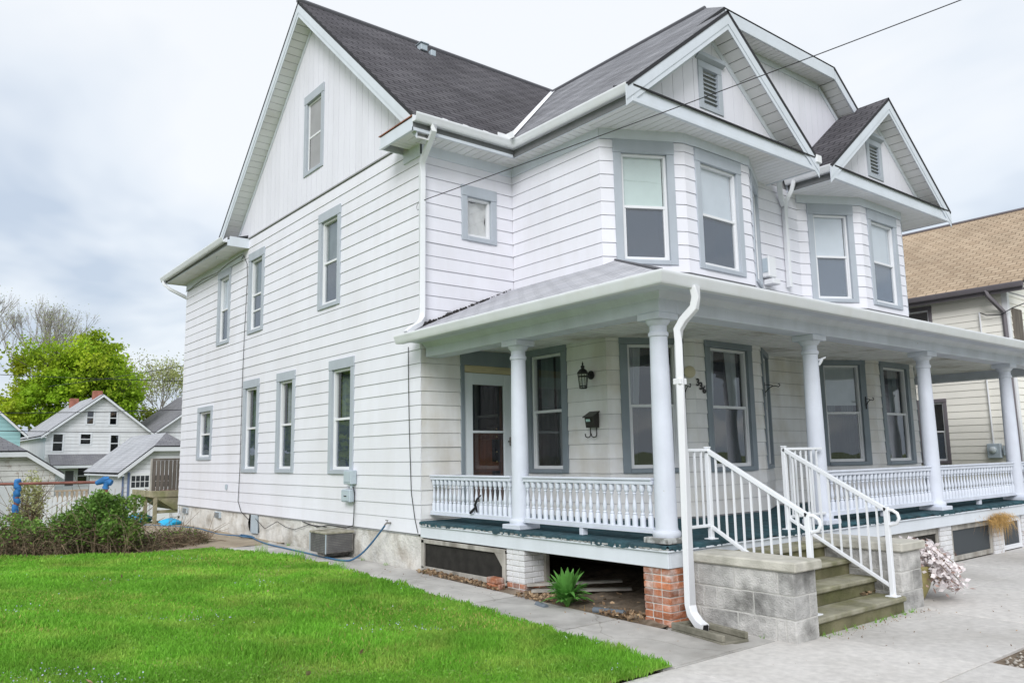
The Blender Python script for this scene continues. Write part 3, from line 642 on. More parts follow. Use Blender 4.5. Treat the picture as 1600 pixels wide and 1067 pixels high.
# ---- main side gable
GA = Wall(-.0, 0, 0, 1)
ya, yb2, zap = -.42, 8.12, ZR
def gtop(s): y = D-s; return ZR-.904*abs(y-YR)-.42
mb = MB(); mb.prism([(.03, -.0, 6.40), (.03, 7.7, 6.40), (.03, YR, 9.95)], (.05, 0, 0)); gw = mb.build('gable_wall', 'dark_gap', H)
vboards(WA, sA(7.55), sA(.05), 6.425, gtop, [hole(attic)], gw, 'boarding')
mb = MB(); WA.box(mb, sA(7.5), sA(.45), .0, .03, 6.401, 6.424); mb.build('drip_edge', 'dark_gap', H)
for y1 in (ya, yb2):
    A, B = Vector((-.32, YR, ZR-.045)), Vector((-.32, y1, ZE-.045)); mb = MB()
    rake(mb, A, B, (-1, 0, 0), .19, .022); rake(mb, A-Vector((0, 0, .19)), B-Vector((0, 0, .19)), (-1, 0, 0), .09, .012); mb.build('rake_board', 'fascia', H)
    mb = MB(); rake(mb, Vector((-.0, YR, ZR-.32)), Vector((0, y1+(.42 if y1 < 0 else -.42), ZE-.32+.38)), (-1, 0, 0), .11, .03); mb.build('rake_frieze', 'fascia', H)
    n = 38; d_ = (B-A)/n
    for k in range(n):
        p, q = A+d_*(k+.05), A+d_*(k+.95); h = Vector((0, 0, .27)); e_ = Vector((.319, 0, 0)); u = Vector((0, 0, .012))
        MB().hexa([p-h, q-h, q-h+e_, p-h+e_, p-h+u, q-h+u, q-h+e_+u, p-h+e_+u]).build('soffit_board', 'soffit', H)
# ---- eave boxes: main front, wings, rear
def soffit_rect(x0, x1, y0, y1, z, along, n):
    for k in range(n):
        mb = MB()
        if along == 'x': a, b = x0+(x1-x0)*k/n, x0+(x1-x0)*(k+1)/n; mb.box(a+.005, b-.005, y0, y1, z, z+.012)
        else: a, b = y0+(y1-y0)*k/n, y0+(y1-y0)*(k+1)/n; mb.box(x0, x1, a+.005, b-.005, z, z+.012)
        mb.build('soffit_board', 'soffit', H)
ZS = 6.262
soffit_rect(-.37, 1.44, -.40, -.005, ZS, 'x', 13); soffit_rect(-.37, -.0, -.005, .28, ZS, 'y', 3)
soffit_rect(1.44, 1.735, -2.0, -.005, ZS, 'y', 15); soffit_rect(1.44, 5.85, -2.90, -2.0, ZS, 'x', 34)
soffit_rect(6.47, 10.88, -2.90, -2.0, ZS, 'x', 34); soffit_rect(-.43, .0, 7.0, 11.62, 6.20, 'y', 36)
each('fascia', 'fascia', H, [(-.40, 1.42, -.425, -.40, 6.25, 6.46), (-.402, -.372, -.40, .50, 6.25, 6.44), (-.372, 0, .48, .50, 6.25, 6.43), (-.47, -.43, 6.99, 11.66, 6.20, 6.33), (-.43, 0, 6.97, 6.99, 6.19, 6.40), (-.47, .3, 11.62, 11.66, 6.2, 6.36)])
each('fascia_trim', 'fascia', H, [(-.42, 1.41, -.44, -.425, 6.245, 6.29), (-.418, -.402, -.44, .51, 6.245, 6.29)])
each('gutter_shadow', 'gutter_shadow', H, [(-.40, 1.436, -.431, -.4255, 6.292, 6.376), (1.4345, 1.4405, -2.90, -.426, 6.25, 6.376), (6.4605, 6.4675, -2.90, -2.05, 6.25, 6.376), (-.476, -.4705, 7.0, 11.66, 6.20, 6.268)])  # dark strips painting the shade on the fascia below the eave gutters
for x0, x1 in ((1.441, 5.851), (6.468, 10.879)):
    each('fascia', 'fascia', H, [(x0, x1, -2.924, -2.90, 6.315, 6.478), (x0, x0+.022, -2.90, (-.4 if x0 < 2 else -2.0), 6.25, 6.46), (x1-.022, x1, -2.90, -2.0, 6.25, 6.46)]); each('fascia_trim', 'fascia', H, [(x0-.012, x1+.012, -2.945, -2.901, 6.249, 6.314, .006)])
mb = MB(); mb.prism([(-.42, -.43, 6.455), (-.42, .53, 6.45), (.0, .53, 6.50), (-.0, -.43, 6.50)], (0, 0, .014)); mb.build('return_roof', 'copper', H)
# ---- wing gables and the clipped centre gable
for fl in (0, 1):
    cx = 3.646 if not fl else 2*XM-3.646; wg = Wall(cx-2.1, -2.60, 1, 0); zt = lambda s: zl(3.646)-SL*abs(s-2.1)-.40
    mb = MB(); mb.prism([(cx-2.0, -2.57, 6.4), (cx+2.0, -2.57, 6.4), (cx, -2.57, zl(3.646)-.33)], (0, .04, 0)); gwl = mb.build('gable_wall', 'dark_gap', H)
    vh = (1.75, 2.29, 6.80, 7.50)
    vboards(wg, .15, 4.05, 6.58, zt, [vh], gwl, 'boarding', .245)
    mb = MB()
    for q in ((1.73, 1.835, 6.78, 7.44), (2.205, 2.31, 6.78, 7.44), (1.835, 2.205, 6.78, 6.855), (1.73, 2.31, 7.441, 7.55)): wg.box(mb, q[0], q[1], -.05, .035, q[2], q[3], .004)
    mb.prism([wg.P(1.69, .01, 7.551), wg.P(2.35, .01, 7.551), wg.P(2.35, .09, 7.60), wg.P(1.69, .09, 7.60)], (0, 0, .06)); vt = mb.build('gable_vent', 'trim', gwl)
    for k in range(8):
        z_ = 6.87+k*.07; mb = MB(); mb.hexa([wg.P(1.835, -.0, z_), wg.P(2.205, -.0, z_), wg.P(2.205, -.05, z_+.055), wg.P(1.835, -.05, z_+.055), wg.P(1.835, .006, z_+.008), wg.P(2.205, .006, z_+.008), wg.P(2.205, -.044, z_+.063), wg.P(1.835, -.044, z_+.063)]); s_ = mb.build('vent_slat', 'trim', gwl)
    for sg in (-1, 1):
        A, B = Vector((cx, -2.93, zl(3.646)-.03)), Vector((cx+sg*2.33, -2.93, ZE-.03)); mb = MB()
        rake(mb, A, B, (0, -1, 0), .20, .022); rake(mb, A-Vector((0, 0, .2)), B-Vector((0, 0, .2)), (0, -1, 0), .085, .012); mb.build('rake_board', 'fascia', H)
        mb = MB(); rake(mb, Vector((cx, -2.6, zl(3.646)-.30)), Vector((cx+sg*2.0, -2.6, zl(3.646)-.30-SL*2.0)), (0, -1, 0), .11, .03); mb.build('rake_frieze', 'fascia', H)
        n = 17; d_ = (B-A)/n; h = Vector((0, 0, .27)); e_ = Vector((0, .33, 0)); u = Vector((0, 0, .012))
        for k in range(n-1):
            p, q = A+d_*(k+.05), A+d_*(k+.95)
            MB().hexa([p-h, q-h, q-h+e_, p-h+e_, p-h+u, q-h+u, q-h+e_+u, p-h+e_+u]).build('soffit_board', 'soffit', H)
WT = Wall(3.6, -2.0, 1, 0); zt2 = lambda s: min(8.62, min(zl(s+3.6), zl(2*XM-s-3.6))-.38)
mb = MB(); mb.prism([(3.0, -1.97, 6.3), (9.3, -1.97, 6.3), (8.0, -1.97, 8.62), (4.3, -1.97, 8.62)], (0, .05, 0)); tw = mb.build('gable_wall', 'dark_gap', H)
vboards(WT, .0, 5.12, 6.45, zt2, [], tw, 'boarding', .205)
mb = MB(); mb.box(T_[0]+.02, 2*XM-T_[0]-.02, -2.342, -2.32, 8.76, 8.925); mb.box(T_[0]+.02, 2*XM-T_[0]-.02, -2.350, -2.32, 8.69, 8.759, .004); mb.build('rake_board', 'fascia', H)
mb = MB(); mb.box(T_[0]+.1, 2*XM-T_[0]-.1, -2.03, -2.0, 8.58, 8.69)
for sg in (-1, 1): rake(mb, Vector((XM+sg*1.66, -2.0, 8.69)), Vector((XM+sg*3.2, -2.0, 8.69-SL*1.54)), (0, -1, 0), .11, .03)
mb.build('rake_frieze', 'fascia', H)
soffit_rect(T_[0]+.02, 2*XM-T_[0]-.02, -2.32, -2.0, 8.69, 'x', 26)
for sg in (-1, 1):
    A, B = Vector((XM+sg*(XM-T_[0]), -2.342, 8.925)), Vector((XM+sg*2.7, -2.342, 8.925-SL*(2.7-XM+T_[0]))); mb = MB()
    rake(mb, A, B, (0, 1, 0), .165, .022); rake(mb, A-Vector((0, 0, .165)), B-Vector((0, .008, .165)), (0, 1, 0), .07, .03); mb.build('rake_board', 'fascia', H)
    n = 8; d_ = (B-A)/n; h = Vector((0, -.02, .235)); e_ = Vector((0, .32, 0)); u = Vector((0, 0, .012))
    for k in range(n):
        p, q = A+d_*(k+.05), A+d_*(k+.95); MB().hexa([p-h, q-h, q-h+e_, p-h+e_, p-h+u, q-h+u, q-h+e_+u, p-h+e_+u]).build('soffit_board', 'soffit', H)
# ---- gutters and downspouts
def gutter(path, m='gutter_white'): mb = MB(); sweep(mb, path, GUT); return mb.build('gutter', m, H, smooth=40)
gz0 = 6.375
gutter([(-.41, -.426, gz0), (1.44, -.426, gz0), (1.44, -2.94, gz0)])
gutter([(6.467, -2.05, gz0), (6.467, -2.94, gz0)])
gutter([(-.471, 11.70, 6.245), (-.471, 7.0, 6.275)])
gutter([(-.30, .04, 3.242), (-.30, -4.755, 3.242), (12.6, -4.755, 3.242), (12.6, .0, 3.242)])
RECT = [(-1, -.72), (-.85, -.85), (.85, -.85), (1, -.72), (1, .72), (.85, .85), (-.85, .85), (-1, .72)]
def spout(path, r=.042, m='gutter_white'): mb = MB(); mb.tube(path, r, prof=RECT); return mb.build('downspout', m, H, smooth=30)
spout([(-.10, -.50, 6.37), (-.10, -.50, 6.28), (-.09, -.44, 6.22), (-.04, -.12, 5.98), (-.02, -.075, 5.90), (-.02, -.07, 5.8), (-.02, -.07, 3.72), (-.03, -.09, 3.62), (-.12, -.16, 3.52), (-.28, -.2, 3.43), (-.36, -.2, 3.36)])
dsp = spout([(.10, -4.84, 3.25), (.10, -4.85, 3.14), (.095, -4.83, 3.04), (.06, -4.72, 2.93), (.045, -4.66, 2.84), (.04, -4.655, 2.70), (.04, -4.655, .24), (.035, -4.68, .16), (.02, -4.76, .09), (-.01, -4.85, .065)], .043, 'white')
mb = MB(); mb.box(-.012, .092, -4.70, -4.61, 2.30, 2.36, .006); mb.build('bracket', 'white', dsp)
mb = MB(); mb.tube([(-.008, -4.846, .066), (-.012, -4.853, .064)], .034, prof=RECT); mb.build('outlet', 'black_iron', dsp)
spout([(-.53, 11.55, 6.25), (-.53, 11.5, 6.14), (-.40, 11.42, 6.02), (-.05, 11.38, 5.86), (.05, 11.39, 5.80), (.05, 11.39, .3)])
spout([(6.40, -2.22, 6.40), (6.38, -2.16, 6.22), (6.30, -2.08, 6.02), (6.27, -2.07, 5.85), (6.27, -2.07, 4.48)])
spout([(6.02, -2.2, 6.42), (6.04, -2.14, 6.28), (6.16, -2.08, 6.08), (6.25, -2.075, 5.95)])
mb = MB(); mb.box(5.87, 6.02, -2.98, -2.90, 6.40, 6.53, .006); mb.build('splash_guard', 'flash_white', H)
# ------------------------------------------------------------------ porch
PX0, PY0, PX1 = -.02, -4.462, 12.34; FZ = .75
hz_ = lambda x: 3.335+.436*(x+.4)
hy_ = -4.86+.436*2.7/.36
roof('porch_roof', [(-.40, .0, 3.335), (-.40, -4.86, 3.335), (2.3, hy_, hz_(2.3)), (2.3, .0, hz_(2.3))], 'roof_light', H, .03)
roof('porch_roof', [(-.40, -4.86, 3.335), (12.72, -4.86, 3.335), (10.02, hy_, hz_(2.3)), (2.3, hy_, hz_(2.3))], 'roof_light', H, .03)
mb = MB(); mb.tube([(-.41, -4.87, 3.345), (2.0, -4.86+.436*2.4/.36, hz_(2.0)+.008)], .016, 6); mb.build('hip_cap', 'roof_bg_dark', H)
mb = MB(); random.seed(3)          # ragged tar and debris where the porch roof meets the wall
for k in range(46):
    x = .0+1.7*k/45+random.uniform(-.02, .02); z_ = 3.335+.436*(x+.4)+.02; s_ = random.uniform(.012, .04)*(1.25-k/45)
    mb.hexa([(x+a*s_*random.uniform(.5, 1.6), -.035+b*s_, z_+c*s_*random.uniform(.2, .9)) for a, b, c in ((-1, -1, -1), (1, -1, -1), (1, 1, -1), (-1, 1, -1), (-.6, -.6, 1), (.6, -.6, 1), (.6, .6, 1), (-.6, .6, 1))])
mb.build('tar_edge', 'brown_black', H, kind='stuff')
each('eave_fascia', 'porch_paint', H, [(-.305, -.28, -4.76, .03, 3.235, 3.335), (-.28, 12.6, -4.76, -4.735, 3.235, 3.335)]); each('eave_soffit', 'porch_paint', H, [(-.28, .06, -4.73, .03, 3.268, 3.29), (.06, 12.4, -4.735, -4.42, 3.268, 3.29)])
mb = MB(); mb.box(.06, .33, -4.42, -.03, 3.068, 3.268, .006); mb.box(.33, 12.0, -4.42, -4.15, 3.068, 3.267, .006); mb.box(11.99, 12.26, -4.15, 0, 3.068, 3.268); bmo = mb.build('porch_beam', 'porch_paint', H)
mb = MB()
sweep(mb, [(.06, -.03, 3.268), (.06, -4.42, 3.268), (12.26, -4.42, 3.268)], [(0, 0), (0, -.07), (.014, -.066), (.02, -.045), (.04, -.03), (.05, -.012), (.065, 0)]); mb.build('moulding', 'porch_paint', bmo, smooth=40)
k = 0; y = -4.15
while y < -.02:                    # tongue-and-groove ceiling
    y2 = min(y+.135, -.02); x0, x1 = .33, 11.99
    mb = MB()
    if y >= -2.0: mb.box(.33, 1.71, y+.012, y2-.012, 3.232, 3.252); mb.build('ceiling_board', 'porch_ceiling', H); mb = MB(); mb.box(10.61, 11.99, y+.003, y2-.003, 3.238, 3.252)
    else: mb.box(.33, 11.99, y+.012, y2-.012, 3.232, 3.252)
    mb.build('ceiling_board', 'porch_ceiling', H); y = y2
mb = MB(); mb.box(.1, 12.2, -4.3, -.0, 3.253, 3.262); mb.build('ceiling_back', 'dark_gap', H)
# floor, rim and carpet
mb = MB(); mb.box(.0, 12.3, -4.44, -.0, .66, .712); mb.build('porch_floor', 'wood_grey', H)
each('rim_board', 'skirt_paint', H, [(PX0, PX0+.035, PY0, -.02, .548, .70, .004), (PX0+.035, PX1, PY0, PY0+.035, .548, .70, .004)]); each('rim_ledge', 'skirt_paint', H, [(PX0-.022, .02, PY0-.022, -.02, .701, .718, .003), (.02, PX1, PY0-.022, PY0+.03, .7012, .7182, .003)])
mb = MB(); random.seed(9); n = 150
for k in range(n):
    y = -.02-4.44*k/n; y2 = -.02-4.44*(k+1)/n; j = random.uniform(.0, .03)
    mb.box(-.035-j*.5, .0, y2, y, .7185, .735)
mb.build('floor_edge', 'peeling', H)
mb = MB(); nx_ = 260
def carpet_strip(pts, out):
    base = len(mb.v)
    for i, (x, y) in enumerate(pts):
        j = random.uniform(-.006, .01); drop = .012+random.uniform(0, .018)+.02*(math.sin(i*.13) > .2)
        mb.v += [(x-out[0]*.14, y-out[1]*.14, FZ+.016), (x+out[0]*(.01+j), y+out[1]*(.01+j), FZ+.016), (x+out[0]*(.035+j), y+out[1]*(.035+j), FZ+.002), (x+out[0]*(.036+j), y+out[1]*(.036+j), FZ-drop)]
    for i in range(len(pts)-1):
        for q in range(3): a = base+i*4+q; mb.f.append([a, a+1, a+5, a+4])
carpet_strip([(-.005, -.02-4.44*i/130) for i in range(131)], (-1, 0)); carpet_strip([(-.02+12.3*i/320, -4.445) for i in range(321)], (0, -1))
mb.box(.0, 12.3, -4.44, -.0, .735, FZ+.0155); mb.build('carpet', 'carpet', H, smooth=50)
# columns
def column(x, y):
    t = MB(); h0 = FZ+.016
    t.lathe([(.135, .055), (.142, .075), (.142, .10), (.132, .115), (.117, .122), (.112, .15), (.108, .5), (.104, 1.1), (.098, 1.6), (.092, 2.02), (.091, 2.06), (.104, 2.07), (.106, 2.09), (.104, 2.108), (.091, 2.115), (.090, 2.175), (.102, 2.185), (.124, 2.215), (.128, 2.232)], 24)
    c = t.build('column', 'porch_paint', H, smooth=35); c.location = (x, y, h0)
    b = MB().box(-.165, .165, -.165, .165, 0, .056, .006).build('base', 'peeling' if x < 1 and y < -3 else 'porch_paint', c)
    MB().box(-.15, .15, -.15, .15, 2.233, 3.068-h0, .006).build('capital', 'porch_paint', c)
for x, y in ((.2, -1.97), (.2, -4.27), (3.03, -4.28), (6.10, -4.28), (9.17, -4.28), (12.12, -4.28)): column(x, y)
# balustrades
pb = [(.030, 0), (.030, .10), (.021, .118), (.026, .128), (.013, .142), (.019, .16), (.024, .19), (.020, .225), (.013, .275), (.011, .315), (.017, .325), (.021, .333), (.013, .343), (.024, .352), (.030, .375), (.030, .43)]
BAL = MB(); BAL.lathe(pb, 10); bal0 = None
def railing(x0, y0, x1, y1, n):
    global bal0
    l = math.hypot(x1-x0, y1-y0); w = Wall(x0, y0, x1-x0, y1-y0); mb = MB()
    w.box(mb, 0, l, -.052, .052, 1.372, 1.398, .006); w.box(mb, 0, l, -.036, .036, 1.330, 1.3715, .004); w.box(mb, 0, l, -.036, .036, .862, .905, .005); w.box(mb, 0, l, -.046, .046, .848, .8615, .003)
    r = mb.build('railing', 'porch_paint', H)
    for k in range(n):
        p = w.P((k+.5)*l/n, 0, .902)
        if bal0 is None: bal0 = BAL.build('baluster', 'baluster_paint', r, smooth=40); bal0.location = p
        else: inst(bal0, r, p)
    return r
railing(.17, -.03, .17, -1.85, 18); railing(.17, -2.09, .17, -4.15, 19); railing(3.15, -4.28, 5.98, -4.28, 26); railing(6.22, -4.28, 9.05, -4.28, 26); railing(9.29, -4.28, 12.0, -4.28, 24)
for x, y in ((.17, -3.1), (4.55, -4.28), (7.6, -4.28)): MB().box(x-.04, x+.04, y-.03, y+.03, FZ+.016, .848, .006).build('rail_foot', 'porch_paint', H)
# under the porch: soil, joists, framed side panel, brick piers
mb = MB(); nn = 40; random.seed(4)
for j in range(nn+1):
    for i in range(21):
        x = -.16+6.5*(i/20)**1.6; y = -4.42+4.42*j/nn; mb.v.append((x, y, gz(y)+.012+(.0 if i < 2 else min(.12, .05*x)+random.uniform(0, .035))))
mb.f = [[j*21+i, j*21+i+1, (j+1)*21+i+1, (j+1)*21+i] for j in range(nn) for i in range(20)]; mb.build('soil_bed', 'soil', kind='structure')
for k in range(8): mb = MB(); mb.box(.10+.0, 12.2, -4.3+.55*k, -4.25+.55*k, .54, .66); mb.build('joist', 'wood_dark', H)
mb = MB(); mb.box(-.012, .025, -.05, -.10, .10, .52); pf = MB()
WL = Wall(0, 0, 0, -1)
for q in ((.02, .09, .14, .52), (1.85, 1.91, .14, .52), (.02, 1.91, .475, .53), (.02, 1.91, .10, .165)): WL.box(pf, q[0], q[1], -.02, .012+.001*q[0], q[2], q[3], .004)
pf.prism([WL.P(1.85, .01, .475), WL.P(1.70, .01, .475), WL.P(1.85, .01, .32)], (.02, 0, 0))
po = pf.build('crawl_panel', 'wood_grey', H); mb = MB(); WL.box(mb, .09, 1.85, -.03, -.022, .16, .48); mb.build('panel_sheet', 'lattice_dark', po)
def pier(x0, x1, y0, y1, z0, z1, courses, m, mm, red=0):
    mb = MB(); mb.box(x0+.008, x1-.008, y0+.008, y1-.008, z0-.05, z1); c = mb.build('brick_pier', mm, H); ch = (z1-z0)/courses; g = .011
    for k in range(courses):
        a, b = z0+k*ch+g*.5, z0+(k+1)*ch-g*.5; od = k % 2; wx, wy = x1-x0, y1-y0; bw = .10
        L1 = wx*.62 if od else wx*.36; L2 = wy*.34 if od else wy*.64; mk = 'brick' if k < red else m
        for q in ((x0, x0+L1, y0, y0+bw), (x0+L1+g, x1, y0, y0+bw), (x0, x0+bw, y0+bw+g, y0+L2 if L2 > bw+.05 else y0+bw+.12), (x0, x0+bw, (y0+L2 if L2 > bw+.05 else y0+bw+.12)+g, y1), (x1-bw, x1, y0+bw+g, y1)):
            if q[1]-q[0] > .02 and q[3]-q[2] > .02: j = random.uniform(-.003, .003); MB().box(q[0]+j, q[1]+j, q[2]+j, q[3], a, b, .004).build('brick', mk, c)
pier(.0, .36, -4.45, -4.12, .0, .548, 8, 'brick', 'mortar'); pier(.0, .36, -2.26, -1.925, .03, .548, 8, 'brick_white', 'mortar_white', red=2)
for x0, x1 in ((2.8, 3.15), (5.85, 6.21), (7.69, 8.04), (8.86, 9.2), (12.0, 12.3)): pier(x0, x1, -4.42, -4.1, .0, .548, 8, 'brick_white', 'mortar_white')
mb = MB(); mb.box(.30, .36, -2.30, -2.24, .12, .53, .004); mb.build('jamb', 'wood_grey', H)
WF = Wall(0, -4.42, 1, 0)
for a, b, m in ((3.17, 5.84, 'lattice_dark'), (6.23, 7.67, 'panel_mesh'), (8.06, 8.84, 'panel_mesh'), (9.22, 11.98, 'panel_mesh')):
    pf = MB()
    for q in ((a, a+.06, .03, .54), (b-.06, b, .03, .54), (a+.06, b-.06, .46, .54), (a+.06, b-.06, .03, .10)): WF.box(pf, q[0], q[1], -.06, -.02, q[2], q[3], .004)
    po = pf.build('crawl_panel', 'wood_grey' if a < 8 else 'white', H); mb = MB(); WF.box(mb, a+.06, b-.06, -.05, -.045, .10, .46); mb.build('panel_sheet', m, po)
# ------------------------------------------------------------------ stoop of concrete blocks with four steps
S = thing('stoop', 'concrete block stoop with four mossy steps between two capped low walls', 'steps', (1.4, -5.05, 0))
def SB(x0, x1, y0, y1, z0, z1, b, name, m, par): return MB().box(x0-1.4, x1-1.4, y0+5.05, y1+5.05, z0, z1, b).build(name, m, par)
def blockwall(x0, x1, yf, ybk, joints, fsplit):
    c = SB(x0+.006, x1-.006, yf+.006, ybk, .0, .6, 0, 'side_wall', 'mortar_stoop', S); g = .010
    for k, js in enumerate(joints):
        ys_ = [ybk]+js+[yf]; a, b = .004+k*.2, .004+(k+1)*.2-g
        for i, (p, q) in enumerate(zip(ys_, ys_[1:])):
            last = i == len(ys_)-2
            if last and fsplit[k]: SB(x0, fsplit[k]-g/2, q, p-g, a, b, .006, 'block', 'block', c); SB(fsplit[k]+g/2, x1, q, p-g, a, b, .006, 'block', 'block', c)
            else: j = random.uniform(-.002, .002); SB(x0+j, x1+j, q+(0 if last else 0), p-(g if i else 0), a, b, .006, 'block', 'block', c)
    cap = SB(x0-.03, x1+.045, yf-.045, ybk+.0, .604, .69, .012, 'cap', 'block_cap', S)
blockwall(.25, .605, -5.62, -4.49, [[-4.60, -5.02, -5.42, -5.52], [-4.65, -4.80, -5.20], [-4.60, -5.0, -5.46]], [None, .49, None])
blockwall(2.25, 2.70, -5.58, -4.49, [[-4.75, -5.16], [-4.6, -4.98, -5.38], [-4.75, -5.16]], [None, 2.50, None])
for k, (yf, zt_) in enumerate(((-5.62, .172), (-5.33, .335), (-5.06, .495), (-4.79, .645))):
    SB(.607, 2.248 if k else 2.248, yf+.035, -4.50, 0 if k == 0 else zt_-.17, zt_-.052, .004, 'riser', 'riser', S)
    SB(.606, 2.249, yf, (-4.49 if k == 3 else yf+.32), zt_-.05, zt_, .012, 'tread', 'step', S)
# handrails
def handrail(x, label, yt, yb_l, xc, ztop_b, zbase_b):
    R_ = thing('handrail', label, 'handrail', (x, -4.4, 0), group='white metal handrails beside the stoop'); lx = xc-x; y2 = yb_l+4.4
    zt1 = 1.69; h0 = FZ+.016
    MB().box(-.024, .024, -.024, .024, h0, zt1, .004).build('post', 'metal_white', R_); MB().box(-.055, .055, -.05, .05, h0, h0+.012, .003).build('base_plate', 'metal_white', R_)
    MB().box(-.024, .024, y2-.024, y2+.024, zbase_b, ztop_b, .004).build('post', 'metal_white', R_); MB().box(-.06, .06, y2-.055, y2+.055, zbase_b, zbase_b+.012, .003).build('base_plate', 'metal_white', R_)
    MB().box(-.028, .028, -.028, .028, zt1, zt1+.015, .004).build('post_cap', 'metal_white', R_)
    # level part on the porch
    a, b = sorted((0, lx)); mb = MB(); mb.box(a, b, -.02, .02, 1.655, 1.685, .004); mb.build('top_rail', 'metal_white', R_); mb = MB(); mb.box(a, b, -.016, .016, .89, .92, .004); mb.build('bottom_rail', 'metal_white', R_)
    nb = max(3, int(abs(lx)/.1)); b0 = None
    for k in range(1, nb):
        q = MB().box(-.0085, .0085, -.0085, .0085, .92, 1.655).build('baluster', 'metal_white', R_) if b0 is None else inst(b0, R_, (0, 0, 0)); b0 = b0 or q; q.location = (lx*k/nb, 0, 0)
    # sloping part
    zs1, zs2 = 1.665, ztop_b-.03; drop = zs1-zs2; bz1 = .90; bz2 = bz1-drop*1.0
    mb = MB(); mb.tube([(0, 0, zs1), (0, y2, zs2)], .024, prof=RECT); mb.build('top_rail', 'metal_white', R_)
    mb = MB(); mb.tube([(0, 0, bz1), (0, y2, max(bz2, zbase_b+.08))], .018, prof=RECT); mb.build('bottom_rail', 'metal_white', R_); bz2 = max(bz2, zbase_b+.08)
    nb = 11; b0 = None
    for k in range(1, nb):
        t = k/nb; q = MB().box(-.0085, .0085, -.0085, .0085, 0, zs1-bz1-.01).build('baluster', 'metal_white', R_) if b0 is None else inst(b0, R_, (0, 0, 0)); b0 = b0 or q
        hz = (zs1+(zs2-zs1)*t)-(bz1+(bz2-bz1)*t); q.location = (0, y2*t, bz1+(bz2-bz1)*t); q.scale = (1, 1, hz/(zs1-bz1-.01))
    mb = MB(); mb.tube([(0, y2, zs2), (0, y2-.06, zs2-.0), (0, y2-.11, zs2-.03), (0, y2-.125, zs2-.08), (0, y2-.10, zs2-.13), (0, y2-.03, zs2-.15)], .018, 8); mb.build('lamb_tongue', 'metal_white', R_, smooth=60)
handrail(.735, 'white metal handrail on the stoop side nearer the corner downspout', 0, -5.50, .31, 1.085, .172)
handrail(2.13, 'white metal handrail on the stoop side by the planter pot', 0, -5.54, 2.92, 1.062, .172)
# ------------------------------------------------------------------ things on the porch walls
t = thing('porch_lantern', 'black metal carriage lantern with clear panes on the porch wall', 'lantern', (1.712, -1.72, 2.55)); Lm = (-.16, .12)
MB().lathe([(.062, 0), (.062, .012), (.04, .024), (.015, .03)], 14).build('wall_plate', 'black_iron', t, smooth=40).rotation_euler = (0, -math.pi/2, 0)
t.children[0].location = (0, 0, .19)
mb = MB(); mb.tube([(-.02, 0, .19), (-.09, .0, .22), (-.14, 0, .245), (-.16, 0, .235)], .011, 6); mb.build('arm', 'black_iron', t)
lc = (-.16, 0, 0)
mb = MB(); mb.lathe([(.078, .20), (.082, .215), (.05, .255), (.022, .275), (.03, .295), (.022, .315), (.008, .32), (.014, .335), (.006, .36), (.002, .375)], 6, lc); mb.build('hood', 'black_iron', t)
mb = MB()
for k in range(6):
    a = 2*math.pi*(k+.5)/6; mb.tube([(lc[0]+.048*math.cos(a), .048*math.sin(a), .0), (lc[0]+.072*math.cos(a), .072*math.sin(a), .205)], .006, 4)
for z_, r in ((.0, .05), (.03, .054), (.165, .07)): mb.tube([(lc[0]+r*math.cos(2*math.pi*(k+.5)/6), r*math.sin(2*math.pi*(k+.5)/6), z_) for k in range(7)], .006, 4)
mb.build('cage', 'black_iron', t)
mb = MB(); mb.lathe([(.043, .005), (.065, .2)], 6, lc); mb.f = mb.f[:6]; mb.build('pane', 'pane', t); mb = MB(); mb.lathe([(.018, .01), (.02, .12), (.012, .14)], 8, lc); mb.build('bulb', 'lamp_glass', t)
t = thing('mailbox', 'dark brown wall mailbox with newspaper hooks below the lantern', 'mailbox', (1.714, -1.76, 1.92))
mb = MB(); mb.hexa([(0, .085, .09), (0, -.085, .09), (-.09, -.085, .09), (-.09, .085, .09), (0, .085, .30), (0, -.085, .30), (-.115, -.085, .24), (-.115, .085, .24)]); mb.build('box', 'brown_black', t)
mb = MB(); mb.hexa([(0, .10, .301), (0, -.10, .301), (-.14, -.10, .225), (-.14, .10, .225), (0, .10, .315), (0, -.10, .315), (-.14, -.10, .237), (-.14, .10, .237)]); mb.build('lid', 'brown_black', t)
mb = MB(); mb.hexa([(-.118, .05, .17), (-.118, -.03, .17), (-.121, -.03, .17), (-.121, .05, .17), (-.1235, .05, .205), (-.1235, -.03, .205), (-.127, -.03, .205), (-.127, .05, .205)]); mb.build('flyer', 'paper', t)
for y in (-.06, .06):
    mb = MB(); mb.tube([(-.03, y, .09), (-.03, y, -.01), (-.035, y+.01, -.035), (-.05, y+.035, -.045), (-.065, y+.06, -.03), (-.07, y+.065, .01)], .008, 6); mb.build('hook', 'brown_black', t, smooth=60)
def digit(ch):
    s3 = [(-.03, .09), (.0, .105), (.032, .088), (.03, .062), (.0, .052), (.034, .04), (.034, .012), (.0, -.005), (-.034, .014)]
    s6 = [(.03, .09), (.0, .105), (-.03, .085), (-.036, .045), (-.03, .012), (.0, -.005), (.032, .012), (.032, .038), (.0, .056), (-.03, .04)]
    return s3 if ch == '3' else s6
t = thing('house_number', 'dark house number 336 stepping down beside the front bay window', 'house number', (2.90, -2.626, 2.50))
